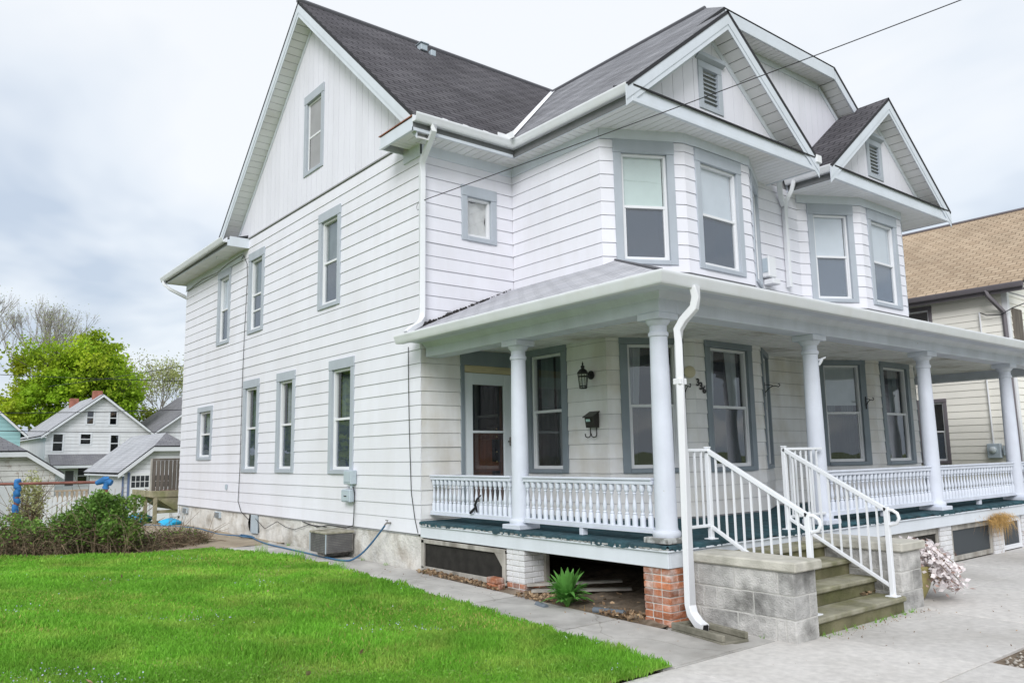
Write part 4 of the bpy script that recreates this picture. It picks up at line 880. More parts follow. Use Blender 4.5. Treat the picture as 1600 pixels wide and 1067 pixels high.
for i, ch in enumerate('336'):
    cu = bpy.data.curves.new('digit', 'FONT'); cu.body = ch; cu.size = .145; cu.extrude = .006; cu.offset = .003; cu.align_x = 'CENTER'; tmp = bpy.data.objects.new('digit_curve', cu); COL.objects.link(tmp)
    me = bpy.data.meshes.new_from_object(tmp.evaluated_get(bpy.context.evaluated_depsgraph_get())); bpy.data.objects.remove(tmp); me.materials.clear(); me.materials.append(MATS['brown_black'])
    o = bpy.data.objects.new('digit', me); COL.objects.link(o); o.parent = t; o.rotation_euler = (math.pi/2, 0, 0); o.location = (.0+i*.066, 0, .07-i*.05)
t = MB().lathe([(.085, 0), (.085, .015), (.07, .028), (.0, .032)], 20).build('round_cover', 'cream', None, smooth=40); t.location = tuple(B1[0].P(1.195, .022, 2.76)); t.rotation_euler = (math.pi/2, 0, -math.atan2(.6, 1.129)); tag(t, 'round cream cover plate above the house number', 'cover plate')
def hook(loc, rz, label):
    t = thing('plant_hook', label, 'hook', loc, rz, group='black iron plant hooks on the porch'); MB().box(-.012, .012, -.006, 0, -.14, .08, .002).build('back_plate', 'black_iron', t)
    mb = MB(); mb.tube([(0, -.006, -.08), (0, -.06, -.02), (0, -.11, .01), (0, -.16, .015), (0, -.20, .0), (0, -.225, .02), (0, -.215, .045), (0, -.195, .04)], .007, 6); mb.tube([(0, -.006, .04), (0, -.06, .035), (0, -.12, .02)], .006, 6); mb.build('arm', 'black_iron', t, smooth=60)
hook(B1[0].P(1.10, .042, 2.53), -.49, 'small black iron plant hook by the house number'); hook(B1[2].P(.16, .042, 2.62), .49, 'scrolled black plant hook on the far bay corner by the stoop'); hook(B2[0].P(1.07, .042, 2.50), -.49, 'black scrolled plant hook between the second bay windows')
t = thing('bird_ornament', 'small white bird ornament on the column right of the steps', 'ornament', (3.135, -4.33, 2.74))
mb = MB(); mb.tube([(0, 0, -.04), (.02, -.01, 0), (.03, -.02, .03), (.05, -.03, .05)], [.012, .02, .024, .008], 8); mb.build('body', 'metal_white', t, smooth=60); mb = MB(); mb.hexa([(0, 0, .02), (.08, -.05, .05), (.09, -.05, .07), (.0, 0, .04), (0, .006, .02), (.08, -.044, .05), (.09, -.044, .07), (0, .006, .04)]); mb.build('wing', 'metal_white', t)
for x in (.30, 3.135): pass
t = thing('utility_box', 'white vented utility box on the wall between the bays', 'utility box', (5.62, -2.03, 4.5)); MB().box(-.10, .12, -.14, 0, .06, .42, .012).build('box', 'nbr_white', t); MB().box(-.11, -.102, -.12, -.02, .14, .38).build('grille', 'grey_box', t); MB().box(-.06, .16, -.18, 0, -.06, .03, .008).build('base', 'nbr_white', t)
mb = MB(); mb.tube([(.155, -1.12, .93), (.11, -1.14, 1.02), (.10, -1.20, 1.10), (.12, -1.26, 1.15)], [.012, .018, .014, .008], 6); mb.tube([(.11, -1.16, 1.0), (.10, -1.07, .93), (.11, -1.03, .915)], [.012, .02, .016], 6)
o = mb.build('black_strap', 'black_iron'); tag(o, 'short black strap caught in the porch balusters near the door', 'strap')
# ------------------------------------------------------------------ along the side wall
t = thing('air_conditioner', 'weathered grey box air conditioner hanging low on the foundation', 'air conditioner', (0, 2.22, .2))
MB().box(-.50, -.03, -.28, .28, 0, .29, .01).build('case', 'ac_case', t); MB().box(-.515, -.02, -.295, .295, .291, .325, .008).build('lid', 'ac_top', t); MB().box(-.45, -.03, -.12, .12, -.06, -.001, .004).build('bracket', 'ac_case', t)
for k in range(11): MB().box(-.508, -.5005, -.25, .25, .025+k*.025, .036+k*.025).build('fin', 'ac_fin', t)
for k in range(11): MB().box(-.47, -.06, -.2865, -.2805, .025+k*.025, .036+k*.025).build('fin', 'ac_fin', t)
for x, y in ((-.511, -.291), (-.511, .279)): MB().box(x, x+.014, y, y+.014, .0, .29).build('corner_angle', 'grey_box', t)
t = thing('meter_box', 'upper small grey electrical box below the side window', 'electrical box', (0, 2.0, 1.24), group='electrical boxes on the side wall'); MB().box(-.13, -.02, -.13, .12, 0, .22, .01).build('box', 'grey_box', t); MB().box(-.138, -.1305, -.11, .10, .03, .20, .006).build('door', 'grey_box', t); MB().tube([(-.08, -.06, 0), (-.08, -.06, -.06)], .02, 8).build('conduit', 'grey_box', t)
t = thing('meter_box', 'lower grey electrical box with a latch above the foundation', 'electrical box', (0, 2.07, .96), group='electrical boxes on the side wall'); MB().box(-.12, -.02, -.14, .14, 0, .20, .012).build('box', 'grey_box', t); MB().box(-.127, -.1205, -.12, .12, .02, .18, .006).build('door', 'grey_box', t); MB().box(-.14, -.1275, -.06, .02, .09, .105, .004).build('latch', 'black_iron', t)
def cable(name, pts, r, m, label, parent=None):
    mb = MB(); mb.tube(pts, r, 5); o = mb.build(name, m, parent, smooth=60)
    if not parent: tag(o, label, 'cable')
    return o
cable('cable', [(-.05, 1.94, 1.2), (-.045, 1.90, 1.1), (-.05, 1.90, .75), (-.045, 1.93, .60), (-.03, 2.2, .545), (-.025, 2.8, .555), (-.02, 3.3, .50), (-.02, 3.9, .555)], .008, 'cable', 'dark cable dropping from the electrical boxes to the foundation')
cable('cable', [(-.03, .30, 3.25), (-.03, .29, 2.7), (-.032, .262, 2.0), (-.03, .21, 1.15), (-.03, .11, .78), (-.025, .04, .60)], .006, 'cable', 'thin black cable running down beside the front house corner')
cable('cable', [(-.035, 7.35, 6.02), (-.035, 7.2, 6.07), (-.035, 6.99, 5.85), (-.035, 6.945, 5.5), (-.035, 7.02, 4.3), (-.035, 7.05, 3.3), (-.035, 7.03, 1.5), (-.035, 7.08, .8), (-.03, 6.9, .60), (-.02, 6.5, .46)], .0065, 'cable', 'black cable running down the side wall beside the tall rear windows')
cable('cable', [(-.045, 11.3, 5.98), (-.05, 10.0, 6.06), (-.05, 8.9, 6.02), (-.045, 8.2, 6.09), (-.04, 7.3, 6.12), (-.035, 7.2, 6.07)], .009, 'cable_grey', 'grey cable sagging under the rear eave')
cable('cable', [(-.03, 6.1, .50), (-.03, 5.6, .33), (-.03, 5.0, .50), (-.03, 4.6, .42), (-.03, 4.2, .40), (-.03, 3.6, .52), (-.03, 2.9, .52)], .006, 'cable', 'thin black cable looping along the foundation')
t = thing('spigot', 'small brass outdoor spigot low on the side wall', 'spigot', (-.02, .80, .70)); MB().tube([(0, 0, 0), (-.07, 0, 0), (-.10, .01, -.03)], .014, 8).build('body', 'ac_case', t, smooth=50); MB().box(-.075, -.055, -.035, .035, .035, .045, .003).build('handle', 'ac_case', t); MB().tube([(-.06, 0, .0), (-.06, 0, .04)], .006, 6).build('stem', 'ac_case', t)
hp = [(-.12, .80, .665), (-.13, .90, .58), (-.17, 1.10, .40), (-.22, 1.30, .24), (-.30, 1.48, .135), (-.40, 1.62, .128), (-.42, 2.0, .13), (-.39, 2.8, .13), (-.36, 3.8, .133), (-.33, 4.6, .135), (-.24, 5.3, .135), (-.10, 6.1, .135), (-.14, 6.7, .135), (-.28, 7.4, .13), (-.20, 8.4, .13), (-.15, 9.5, .13), (-.45, 10.6, .13), (-.8, 11.6, .13)]
def smoothpath(p, k=5):
    out = []; P = [Vector(q) for q in p]
    for i in range(len(P)-1):
        a, b, c, d = P[max(i-1, 0)], P[i], P[i+1], P[min(i+2, len(P)-1)]
        for j in range(k): t_ = j/k; out.append(.5*((2*b)+(c-a)*t_+(2*a-5*b+4*c-d)*t_*t_+(3*b-a-3*c+d)*t_**3))
    return out+[P[-1]]
mb = MB(); mb.tube(smoothpath(hp), .014, 7); mb.tube(smoothpath([(-.10, 6.0, .15), (.0-.05, 6.3, .15), (-.12, 6.6, .16), (-.22, 6.3, .155), (-.12, 5.9, .155)]), .014, 7); o = mb.build('garden_hose', 'hose', smooth=60); tag(o, 'blue garden hose trailing from the spigot along the walkway', 'hose')
mb = MB(); WA.box(mb, sA(7.86), sA(7.79), .02, .05, 1.03, 1.14, .005); o = mb.build('outlet_cover', 'grey_box'); tag(o, 'small grey outlet cover low on the rear side wall', 'outlet')
# service wire from the street to the front corner
w0, w1 = Vector((-.05, -.02, 5.36)), Vector((3.14, -6.27, 6.68)); wp = []
for k in range(29): t_ = k/18; q = w0+(w1-w0)*t_; q.z -= .05*math.sin(math.pi*min(1, t_/1.55)); wp.append(q)
mb = MB(); mb.tube(wp, .0065, 5); mb.tube([(-.055+.0, -.02+.045*math.cos(a), 5.29+.05*math.sin(a)) for a in [i*.5 for i in range(26)]], .0035, 4); o = mb.build('service_wire', 'cable', smooth=60); tag(o, 'black service wire running from the front corner up across the facade', 'wire')
# ------------------------------------------------------------------ along the porch foot
t = thing('splash_block', 'shallow concrete splash block under the corner downspout', 'splash block', (-.06, -4.93, .012), math.radians(-10))
MB().box(-.15, .15, -.34, .34, 0, .025, .005).build('tray', 'splash', t)
for x in (-.15, .115): MB().box(x, x+.035, -.34, .34, .0255, .085, .008).build('lip', 'splash', t)
MB().box(-.115, .115, .305, .34, .0255, .08, .008).build('back_lip', 'splash', t)
for k, (z_, r) in enumerate(((.035, .12), (.104, -.05))):
    o = MB().box(-.055, .055, -.11, .11, 0, .067, .009).build('loose_brick', 'brick'); o.location = (-.07-.01*k, -1.80, gz(-1.8)+z_-.02); o.rotation_euler[2] = r
    tag(o, ('loose red brick lying flat on the ground by the white brick pier', 'worn red brick stacked on top of another by the white pier')[k], 'brick', 'loose bricks by the pier')
random.seed(21)
t = thing('leafy_plant', 'bright green strap-leaved plant growing from under the porch edge', 'plant', (-.12, -3.12, .02))
for k in range(130):
    a = random.uniform(0, 2*math.pi); tl = random.uniform(.06, .95); ln = random.uniform(.22, .40)*(1.15-.35*tl); wd = random.uniform(.016, .027); mb = MB(); n = 5; d = Vector((math.cos(a), math.sin(a), 0)); sd_ = Vector((-d.y, d.x, 0)); hz = random.uniform(.0, .08)
    for i in range(n+1):
        f = i/n; el_ = math.radians(82-62*tl*f-25*f*f*tl); 
        c_ = d*(ln*f*math.cos(math.radians(80-62*tl*(.3+.7*f))))+Vector((0, 0, hz+ln*f*math.sin(math.radians(80-66*tl*(.25+.9*f))))); w_ = wd*(.4+.9*math.sin(math.pi*min(1, .05+.9*f))) if i < n else .002
        mb.v += [c_+sd_*w_+Vector((0, 0, .006)), c_, c_-sd_*w_+Vector((0, 0, .006))]
    for i in range(n): mb.f += [[3*i, 3*i+1, 3*i+4, 3*i+3], [3*i+1, 3*i+2, 3*i+5, 3*i+4]]
    mb.build('leaf', 'leaf_plant', t, smooth=80)
def litter(n, x0, x1, y0, y1, sz): 
    c = np.stack([rng.uniform(x0, x1, n), rng.uniform(y0, y1, n), np.zeros(n)], 1); c[:, 2] = [gz(v)+.03+rng.uniform(0, .03) for v in c[:, 1]]; return c
C_ = np.concatenate([litter(420, -.17, .04, -1.72, -.15, 0), litter(260, -.22, .12, -2.85, -2.32, 0), litter(240, -.16, .10, -4.08, -3.62, 0), litter(60, -.2, .0, -1.95, -1.7, 0), litter(150, 0, 1.2, -4.0, -2.3, 0), litter(30, 1.9, 2.25, -5.2, -5.1, 0)])
C_[-30:, 2] = .185+rng.uniform(0, .02, 30); C_[-30:, 1] = rng.uniform(-5.34, -5.25, 30)*1.0-.0
V, Fq = leafcloud(C_, .024, .6); o = npmesh('leaf_litter', V, Fq, 'leaf_litter', kind='stuff'); o['label'] = 'brown dead leaves drifted along the porch foot'
n = 160; a0_ = np.stack([rng.uniform(-.17, .12, n), rng.uniform(-4.1, -2.3, n), np.full(n, .035)], 1); dd = rng.normal(size=(n, 3))*[.06, .1, .02]; dd[:, 2] = np.abs(dd[:, 2]); pp = np.cross(dd, [0, 0, 1.]); pp = pp/(np.linalg.norm(pp, axis=1, keepdims=True)+1e-6)*.003
V = np.stack([a0_-pp, a0_+pp, a0_+dd+pp*.4, a0_+dd-pp*.4], 1).reshape(-1, 3); o = npmesh('straw', V, np.arange(4*n).reshape(n, 4), 'dry_grass', kind='stuff'); o['label'] = 'dry straw scattered under the porch edge'
for k, (p, q, lab) in enumerate((((-.10, -3.50, .055), (-.02, -3.86, .06), 'longer grey corrugated drain pipe lying by the brick corner pier'), ((-.30, -2.83, .05), (-.33, -3.02, .045), 'short grey drain pipe offcut beside the leafy plant'))):
    P_, Q_ = Vector(p), Vector(q); n = 22; mb = MB(); mb.tube([P_+(Q_-P_)*i/n for i in range(n+1)], [.036 if i % 2 else .030 for i in range(n+1)], 9); o = mb.build('drain_pipe', 'pipe_grey', smooth=50); tag(o, lab, 'pipe', 'drain pipe pieces by the porch')
for k, (p, q, lab) in enumerate((((.0, -2.30, .16), (.9, -2.95, .18), 'weathered board leaning under the porch beside the white pier'), ((-.03, -2.42, .11), (.8, -3.2, .13), 'pale lower board lying under the porch behind the leafy plant'))):
    P_, Q_ = Vector(p), Vector(q); mb = MB(); mb.tube([P_, Q_], .03, prof=[(-1.6, -.4), (1.6, -.4), (1.6, .4), (-1.6, .4)]); o = mb.build('board', 'wood_grey'); tag(o, lab, 'board', 'boards under the porch')
# planter pot with dried flowers
t = thing('planter_pot', 'olive glazed planter pot of dried pinkish flowers beside the stoop', 'potted plant', (3.02, -5.30, .012))
mb = MB(); mb.lathe([(.10, 0), (.13, .02), (.19, .14), (.225, .26), (.235, .33), (.25, .345), (.25, .37), (.225, .375), (.21, .33), (.0, .32)], 24); mb.build('pot', 'pot', t, smooth=50)
mb = MB(); mb.lathe([(.0, .325), (.212, .326), (.212, .332), (.0, .336)], 16); mb.build('soil', 'soil', t)
mb = MB(); tips = []
for k in range(90):
    a = random.uniform(-1.9, 1.3); sp = random.uniform(.12, .52)*(1 if math.cos(a) > -.2 else .5); top = random.uniform(.38, .57); p = [(.12*math.cos(a), .12*math.sin(a), .33), (sp*.5*math.cos(a), sp*.5*math.sin(a), top), (sp*math.cos(a), sp*math.sin(a), top-sp*.35-random.uniform(0, .12)*(sp > .3))]
    mb.tube(smoothpath(p, 4), .004, 4); tips += [p[1], p[2], tuple((Vector(p[1])+Vector(p[2]))/2)]
mb.build('stems', 'twig', t)
tp = np.array(tips); C_ = np.concatenate([tp+rng.normal(size=tp.shape)*.035 for _ in range(14)]); V, Fq = leafcloud(C_, .032, .65); o = npmesh('flower_heads', V, Fq, 'dried_flower', t, 'stuff')
C_ = np.concatenate([tp+rng.normal(size=tp.shape)*.06-[0, 0, .04] for _ in range(3)]); V, Fq = leafcloud(C_, .03, .4); npmesh('dead_leaves', V, Fq, 'dried_leaf', t, 'stuff')
# dry grass hanging from the porch rim
n = 700; a0_ = np.stack([rng.normal(7.75, .22, n), np.full(n, -4.47)+rng.normal(size=n)*.02, np.full(n, .56)+rng.normal(size=n)*.03], 1); dd = np.stack([rng.normal(size=n)*.12, -np.abs(rng.normal(size=n))*.06, -np.abs(rng.normal(size=n))*.16], 1); pp = np.stack([np.full(n, .003), np.zeros(n), np.full(n, .001)], 1)
mid_ = a0_+dd*.5+np.array([0, -.03, .05]); V = np.stack([a0_-pp, a0_+pp, mid_+pp, mid_-pp, mid_+pp, mid_-pp, a0_+dd-pp*.3, a0_+dd+pp*.3], 1).reshape(-1, 3)
o = npmesh('dry_grass_tuft', V, np.arange(8*n).reshape(2*n, 4), 'dry_grass'); tag(o, 'tuft of orange dry grass hanging below the porch rim', 'dry grass')
# ------------------------------------------------------------------ neighbour house on the right
Hn = thing('neighbour_house', 'cream vinyl-sided house with tan shingle roof beyond the porch', 'house', (14.5, -2.6, 0))
NO = Vector((14.5, -2.6, 0))
WN = Wall(0, 16, 0, -1); WNF = Wall(0, 0, 1, 0)
def nclap(w, a0, a1, z0, z1, holes, par, exp=.166, joined=None):
    z = z0
    while z < z1-.02:
        for x0, x1, st in cuts(a0, a1, holes, z, min(z+exp-.004, z1)):
            for p, q in st:
                mb = joined or MB(); mb.hexa([w.P(x0, .0, p), w.P(x1, .0, p), w.P(x1, .018, p), w.P(x0, .018, p), w.P(x0, .0, q), w.P(x1, .0, q), w.P(x1, .004, q), w.P(x0, .004, q)])
                if joined is None: mb.build('clapboard', 'nbr_siding', par)
        z += exp
nw1 = (16-2.28, 16-1.55, 1.27, 2.86); nw2 = (16-3.3, 16-1.70, 3.9, 5.20)
mb = MB(); core(WN, 0, 16, .1, 5.3, [nw1, nw2], mb); core(WNF, .0, 7, .1, 5.3, [], mb); mb.build('wall', 'dark_gap', Hn); wl = Hn.children[0]
mb = MB(); mb.box(-.015, 7, .03, 16, -.1, .2); mb.build('foundation', 'concrete', Hn)
nclap(WN, 8, 15.9, .2, 5.26, [nw1, nw2], wl); jn = MB(); nclap(WNF, .1, 7, .2, 5.26, [], wl, joined=jn); jn.build('front_clapboards', 'nbr_siding', Hn, kind='stuff')
mb = MB(); WN.box(mb, 15.9, 16.025, 0, .026, .15, 5.3, .004); WNF.box(mb, -.02, .1, 0, .026, .15, 5.3, .004); mb.build('corner_board', 'nbr_white', Hn)
for r in (nw1, nw2): win(WN, r, Hn, head=.09, side=.08, bot=.07, trim='nbr_trim', frame='nbr_white')
roof('roof', [(-.35, -.5, 5.40), (3.55, -.5, 8.08), (3.55, 16.3, 8.08), (-.35, 16.3, 5.40)], 'roof_tan', Hn, .06); roof('roof', [(3.55, -.5, 8.08), (7.45, -.5, 5.40), (7.45, 16.3, 5.40), (3.55, 16.3, 8.08)], 'roof_tan', Hn, .06)
mb = MB(); mb.tube([(3.55, -.52, 8.09), (3.55, 16.3, 8.09)], .045, 6); mb.build('ridge_cap', 'nbr_trim', Hn)
mb = MB(); mb.box(-.33, -.30, -.47, 16.2, 5.20, 5.38); mb.box(-.30, 0.02, -.45, 16.2, 5.255, 5.28); mb.build('fascia', 'nbr_trim', Hn)
mb = MB(); sweep(mb, [(-.33, 16.3, 5.285), (-.33, -.5, 5.285)], GUT); mb.build('gutter', 'nbr_trim', Hn, smooth=40)
mb = MB(); mb.tube([(-.39, .28, 5.30), (-.38, .26, 5.18), (-.20, .14, 4.95), (-.06, .07, 4.80), (-.05, .06, 4.6), (-.05, .06, .2)], .045, prof=RECT); mb.build('downspout', 'nbr_trim', Hn, smooth=30)
mb = MB(); mb.prism([(.0, .0, 5.3), (7.1, .0, 5.3), (3.55, .0, 7.9)], (0, .06, 0)); mb.build('gable_wall', 'nbr_siding', Hn)
mb = MB(); mb.box(.2, .75, -.05, -.0, 3.3, 4.9, .01); mb.build('shutter', 'wood_dark', Hn)
t = thing('electric_meter', 'grey electric meter box with conduit on the cream neighbour wall', 'electric meter', (14.48, -2.04, 1.40)); MB().box(-.13, 0, -.16, .13, 0, .34, .012).build('box', 'grey_box', t); q = MB().lathe([(.075, 0), (.075, .05), (.05, .075), (0, .08)], 14).build('dial', 'lamp_glass', t, smooth=40); q.rotation_euler = (0, -math.pi/2, 0); q.location = (-.13, -.01, .19)
MB().tube([(-.05, .0, .34), (-.05, .02, 3.3), (-.06, .02, 3.45)], .02, 6).build('conduit', 'nbr_white', t); MB().box(-.1, 0, -.36, -.20, .06, .28, .01).build('side_box', 'grey_box', t)
cable('cable', [(14.43, -2.02, 4.85), (14.36, -2.2, 4.75), (14.36, -2.5, 4.72), (14.40, -2.75, 4.85), (14.3, -3.4, 5.0), (13.5, -6, 5.6), (12, -11, 6.6)], .012, 'cable', 'black service cable drooping at the corner of the cream house')
# ------------------------------------------------------------------ houses and garages behind, left
def gable_house(name, label, cat, x0, x1, y0, y1, zb, ze, zp, mw, mr, ov=.35, jerk=0., back_drop=0, wins=(), rows=.26, fas='bg_fascia'):
    t = thing(name, label, cat, ((x0+x1)/2, y0, zb)); ox, oy = (x0+x1)/2, y0; hw = (x1-x0)/2; dp = y1-y0; ze -= zb; zp -= zb; sl = (zp-ze)/hw
    w = Wall(-hw, 0, 1, 0); holes = [(a-x0, b-x0, c-zb, d-zb) for a, b, c, d in wins]
    zj = zp-jerk*sl; topf = lambda s: min(zj, ze+sl*min(s, 2*hw-s))
    mb = MB(); core(w, 0, 2*hw, -.2, ze, holes, mb, .1, off=-.03)
    ztop = zj
    core(w, hw-(zp-ze)/sl*.0-0.0, hw, ze, ze, [], mb)
    mb.box(-hw, -hw+.1, .1, dp, -.2, ze); mb.box(hw-.1, hw, .1, dp, -.2, ze); mb.box(-hw, hw, dp-.1, dp, -.2, ze)
    wl = mb.build('wall', mw, t)
    j = MB(); z = 0.
    while z < zj:         # lapped boards cut to the gable
        q = min(z+rows-.012, zj)
        a = 0 if z < ze else (z-ze)/sl; b = 0 if q < ze else (q-ze)/sl
        for x_0, x_1, st in cuts(min(a, b), 2*hw-min(a, b), holes, z, q):
            for p, r in st: j.hexa([w.P(max(x_0, a), -.02, p), w.P(min(x_1, 2*hw-a), -.02, p), w.P(min(x_1, 2*hw-a), .025, p), w.P(max(x_0, a), .025, p), w.P(max(x_0, b), -.02, r), w.P(min(x_1, 2*hw-b), -.02, r), w.P(min(x_1, 2*hw-b), .006, r), w.P(max(x_0, b), .006, r)])
        z += rows
    j.build('weatherboards', mw, t, kind='stuff')
    mb = MB(); mb.prism([(-hw+.05, .4, ze-.05), (hw-.05, .4, ze-.05), (jerk, .4, zj), (-jerk, .4, zj)] if jerk else [(-hw+.05, .4, ze-.05), (hw-.05, .4, ze-.05), (0, .4, zp-.05)], (0, .05, 0)); mb.build('gable_wall', mw, t)
    L0, R0 = (-hw-ov, -ov, ze-ov*sl+.1), (hw+ov, -ov, ze-ov*sl+.1); zt = zp+.1
    if jerk:
        jl = (-jerk, -ov, zt-jerk*sl); jr = (jerk, -ov, zt-jerk*sl); ja = (0, jerk*1.1, zt)
        roof('roof', [L0, jl, ja, (0, dp+ov, zt), (-hw-ov, dp+ov, L0[2])], mr, t, .08); roof('roof', [R0, jr, ja, (0, dp+ov, zt), (hw+ov, dp+ov, R0[2])], mr, t, .08); roof('hip_roof', [jl, jr, ja], 'roof_bg_dark', t, .08)
    else: roof('roof', [L0, (0, -ov, zt), (0, dp+ov, zt), (-hw-ov, dp+ov, L0[2])], mr, t, .08); roof('roof', [R0, (0, -ov, zt), (0, dp+ov, zt), (hw+ov, dp+ov, R0[2])], mr, t, .08)
    for sg in (-1, 1):
        mb = MB(); rake(mb, Vector((sg*jerk, -ov-.03, zt-.06-jerk*sl)), Vector((sg*(hw+ov), -ov-.03, L0[2]-.06)), (0, 1, 0), .18, .04); mb.build('rake_board', fas, t)
    if jerk: mb = MB(); mb.box(-jerk, jerk, -ov-.03, -ov+.01, zt-.06-jerk*sl-.18, zt-.06-jerk*sl); mb.build('fascia', fas, t)
    mb = MB(); mb.box(-hw-ov, -hw, -ov, dp, L0[2]-.16, L0[2]-.09); mb.build('eave', fas, t)
    for (a, b, c, d), hl in zip(wins, holes):
        s0, s1, z0_, z1_ = hl; mb = MB(); k = .10
        for q in ((s0-k, s0, z0_-k, z1_+k), (s1, s1+k, z0_-k, z1_+k), (s0, s1, z1_, z1_+k), (s0, s1, z0_-k, z0_), (s0, s1, (z0_+z1_)/2-.03, (z0_+z1_)/2+.03)): w.box(mb, q[0], q[1], -.06, .045, q[2], q[3])
        o = mb.build('window', fas, t); sheet(w, s0, s1, -.05, z0_, z1_, 'pane', 'pane_dim', o); mb = MB(); w.box(mb, s0-.05, s1+.05, -.30, -.28, z0_-.05, z1_+.05); mb.build('room', 'interior', o)
    return t, w
t, w = gable_house('far_house', 'white two-storey gabled house with brick chimneys behind the garages', 'house', 3.65, 10.9, 57, 70, -1.1, 3.85, 6.72, 'bg_white', 'roof_bg',
    wins=((4.13, 4.74, 2.56, 3.76), (5.93, 6.58, 3.05, 3.77), (7.98, 8.5, 2.48, 3.7), (6.28, 6.7, 4.56, 5.5), (7.85, 8.3, 4.53, 5.49), (5.87, 6.48, .1, 1.33)))
roof('porch_roof', [(-3.4, -1.3, 2.62), (1.2, -1.3, 2.62), (1.2, -.0, 3.42), (-3.4, 0, 3.42)], 'roof_bg_dark', t, .06)
mb = MB(); mb.box(-3.3, 1.1, -1.28, -1.2, 2.40, 2.60); mb.box(-3.3, -3.2, -1.2, 0, 2.4, 2.6); mb.build('porch_fascia', 'bg_fascia', t)
mb = MB(); w.box(mb, 1.3, 2.05, -.02, .03, .3, 2.3); mb.build('door', 'bg_fascia', t); mb = MB(); w.box(mb, 1.4, 1.95, .031, .035, 1.1, 2.2); mb.build('door_pane', 'roof_bg_dark', t)
for x, y, z_ in ((-.1, 1.5, 8.25), (-.4, 9, 8.15)): mb = MB(); mb.box(x-.32, x+.32, y-.32, y+.32, 7.2, z_, .03); mb.build('chimney', 'chimney', t)
# deck railing by the far house
t = thing('deck_railing', 'tan wooden deck railing in front of the far white house', 'railing', (2.4, 44, -1.05))
MB().box(0, 2.6, -.04, .04, 1.05, 1.15).build('rail', 'deck_wood', t); MB().box(0, 2.6, -.03, .03, .2, .28).build('rail', 'deck_wood', t); b0 = None
for k in range(10): q = MB().box(-.07, .07, -.02, .02, .28, 1.05).build('slat', 'deck_wood', t) if b0 is None else inst(b0, t, (0, 0, 0)); b0 = b0 or q; q.location = (.13+k*.26, 0, 0)
tg, w = gable_house('garage', 'white garage with clipped gable and paned door beside the wooden planter', 'garage', 2.66, 6.6, 29, 36, -1.05, 1.3, 2.90, 'bg_white', 'roof_bg', jerk=.78, rows=.2, ov=.25)
for s0 in (.30, 1.23):
    mb = MB(); w.box(mb, s0, s0+.84, .026, .06, .02, 2.22); o = mb.build('garage_door', 'nbr_white', tg)
    for i in range(4):
        for j in range(2): mb = MB(); w.box(mb, s0+.05+i*.19, s0+.05+i*.19+.16, .0605, .064, 1.58+j*.27, 1.58+j*.27+.24); mb.build('pane', 'interior', o)
mb = MB(); w.box(mb, .19, .28, .03, .055, 0, 2.25); w.box(mb, -.03, .04, .03, .055, 0, 2.3); mb.build('door_trim', 'bg_blue', tg)
gable_house('garage', 'weathered white garage with peeling paint at the far left', 'garage', -6.6, -.46, 26, 33, -1.0, 1.36, 3.45, 'bg_peel', 'roof_bg_dark', jerk=2.05, rows=.2, ov=.28)
mb = MB(); mb.box(-4.6, -1.1, 25.955, 25.97, -.95, .98); o = mb.build('garage_door', 'bg_fascia'); o.parent = bpy.data.objects['garage.001']; o.location = (3.53, -26, 1.0)
gable_house('far_house', 'pale teal gabled house at the far left edge', 'house', -6.5, 1.45, 52, 60, -1.1, 3.8, 7.6, 'bg_teal', 'roof_bg', ov=.4)
gable_house('far_house', 'house with broad grey roof behind the clipped-gable garage', 'house', 13.5, 24, 66, 78, -1.0, 4.3, 8.2, 'bg_white', 'roof_bg_dark', ov=.5)
# ------------------------------------------------------------------ yard things at the back left
t = thing('picket_fence', 'low white picket fence in front of the garages', 'fence', (-2.45, 15.6, gz(15.6)-.03))
for z_ in (.22, .68): MB().box(0, 1.75, .0, .035, z_, z_+.07).build('rail', 'picket', t)
b0 = None
for k in range(15):
    if b0 is None: mb = MB(); mb.prism([(-.042, -.02, .02), (.042, -.02, .02), (.042, -.02, .86), (.0, -.02, .93), (-.042, -.02, .86)], (0, .019, 0)); b0 = q = mb.build('picket', 'picket', t)
    else: q = inst(b0, t, (0, 0, 0))
    q.location = (.05+k*.118, 0, 0)
t = thing('pipe_rail', 'rusty pipe rail on posts wrapped in blue fabric behind the hedge', 'pipe rail', (-3.8, 8.7, .05))
dr_ = Vector((1.37, -1.12, 0)).normalized()
MB().tube([tuple(-dr_*5+Vector((0, 0, 1.20))), tuple(dr_*1.75+Vector((0, 0, 1.22)))], .028, 8).build('pipe', 'rust', t, smooth=60)
for k, s_ in enumerate((0, 1.74)):
    c = dr_*s_; MB().tube([(c.x, c.y, -.1), (c.x, c.y, 1.22)], .045, 8).build('post', 'rust', t, smooth=60)
    pts = [(c.x+random.uniform(-.02, .02), c.y+random.uniform(-.02, .02), 1.30-i*.05) for i in range(14 if k == 0 else 5)]
    MB().tube(pts, [random.uniform(.05, .07) for _ in pts], 9).build('blue_wrap', 'blue_wrap', t, smooth=70)
MB().tube([tuple(dr_*1.55+Vector((0, 0, 1.20))), tuple(dr_*1.7+Vector((0, 0, 1.26))), tuple(dr_*1.85+Vector((0, 0, 1.20)))], [.045, .075, .06], 9).build('blue_wrap', 'blue_wrap', t, smooth=70)
t = thing('slatted_bench', 'cream slatted bench at the far left behind the hedge', 'bench', (-4.9, 11.2, .06), math.radians(-38))
for k in range(4): MB().box(-.9, .9, -.02, .02, .62+k*.10, .70+k*.10, .006).build('slat', 'nbr_siding', t)
for k in range(3): MB().box(-.9, .9, -.45+k*.14, -.33+k*.14, .44, .47, .006).build('slat', 'nbr_siding', t)
for x in (-.8, .8): MB().box(x-.03, x+.03, -.45, .02, 0, .438, .006).build('leg', 'wood_dark', t)
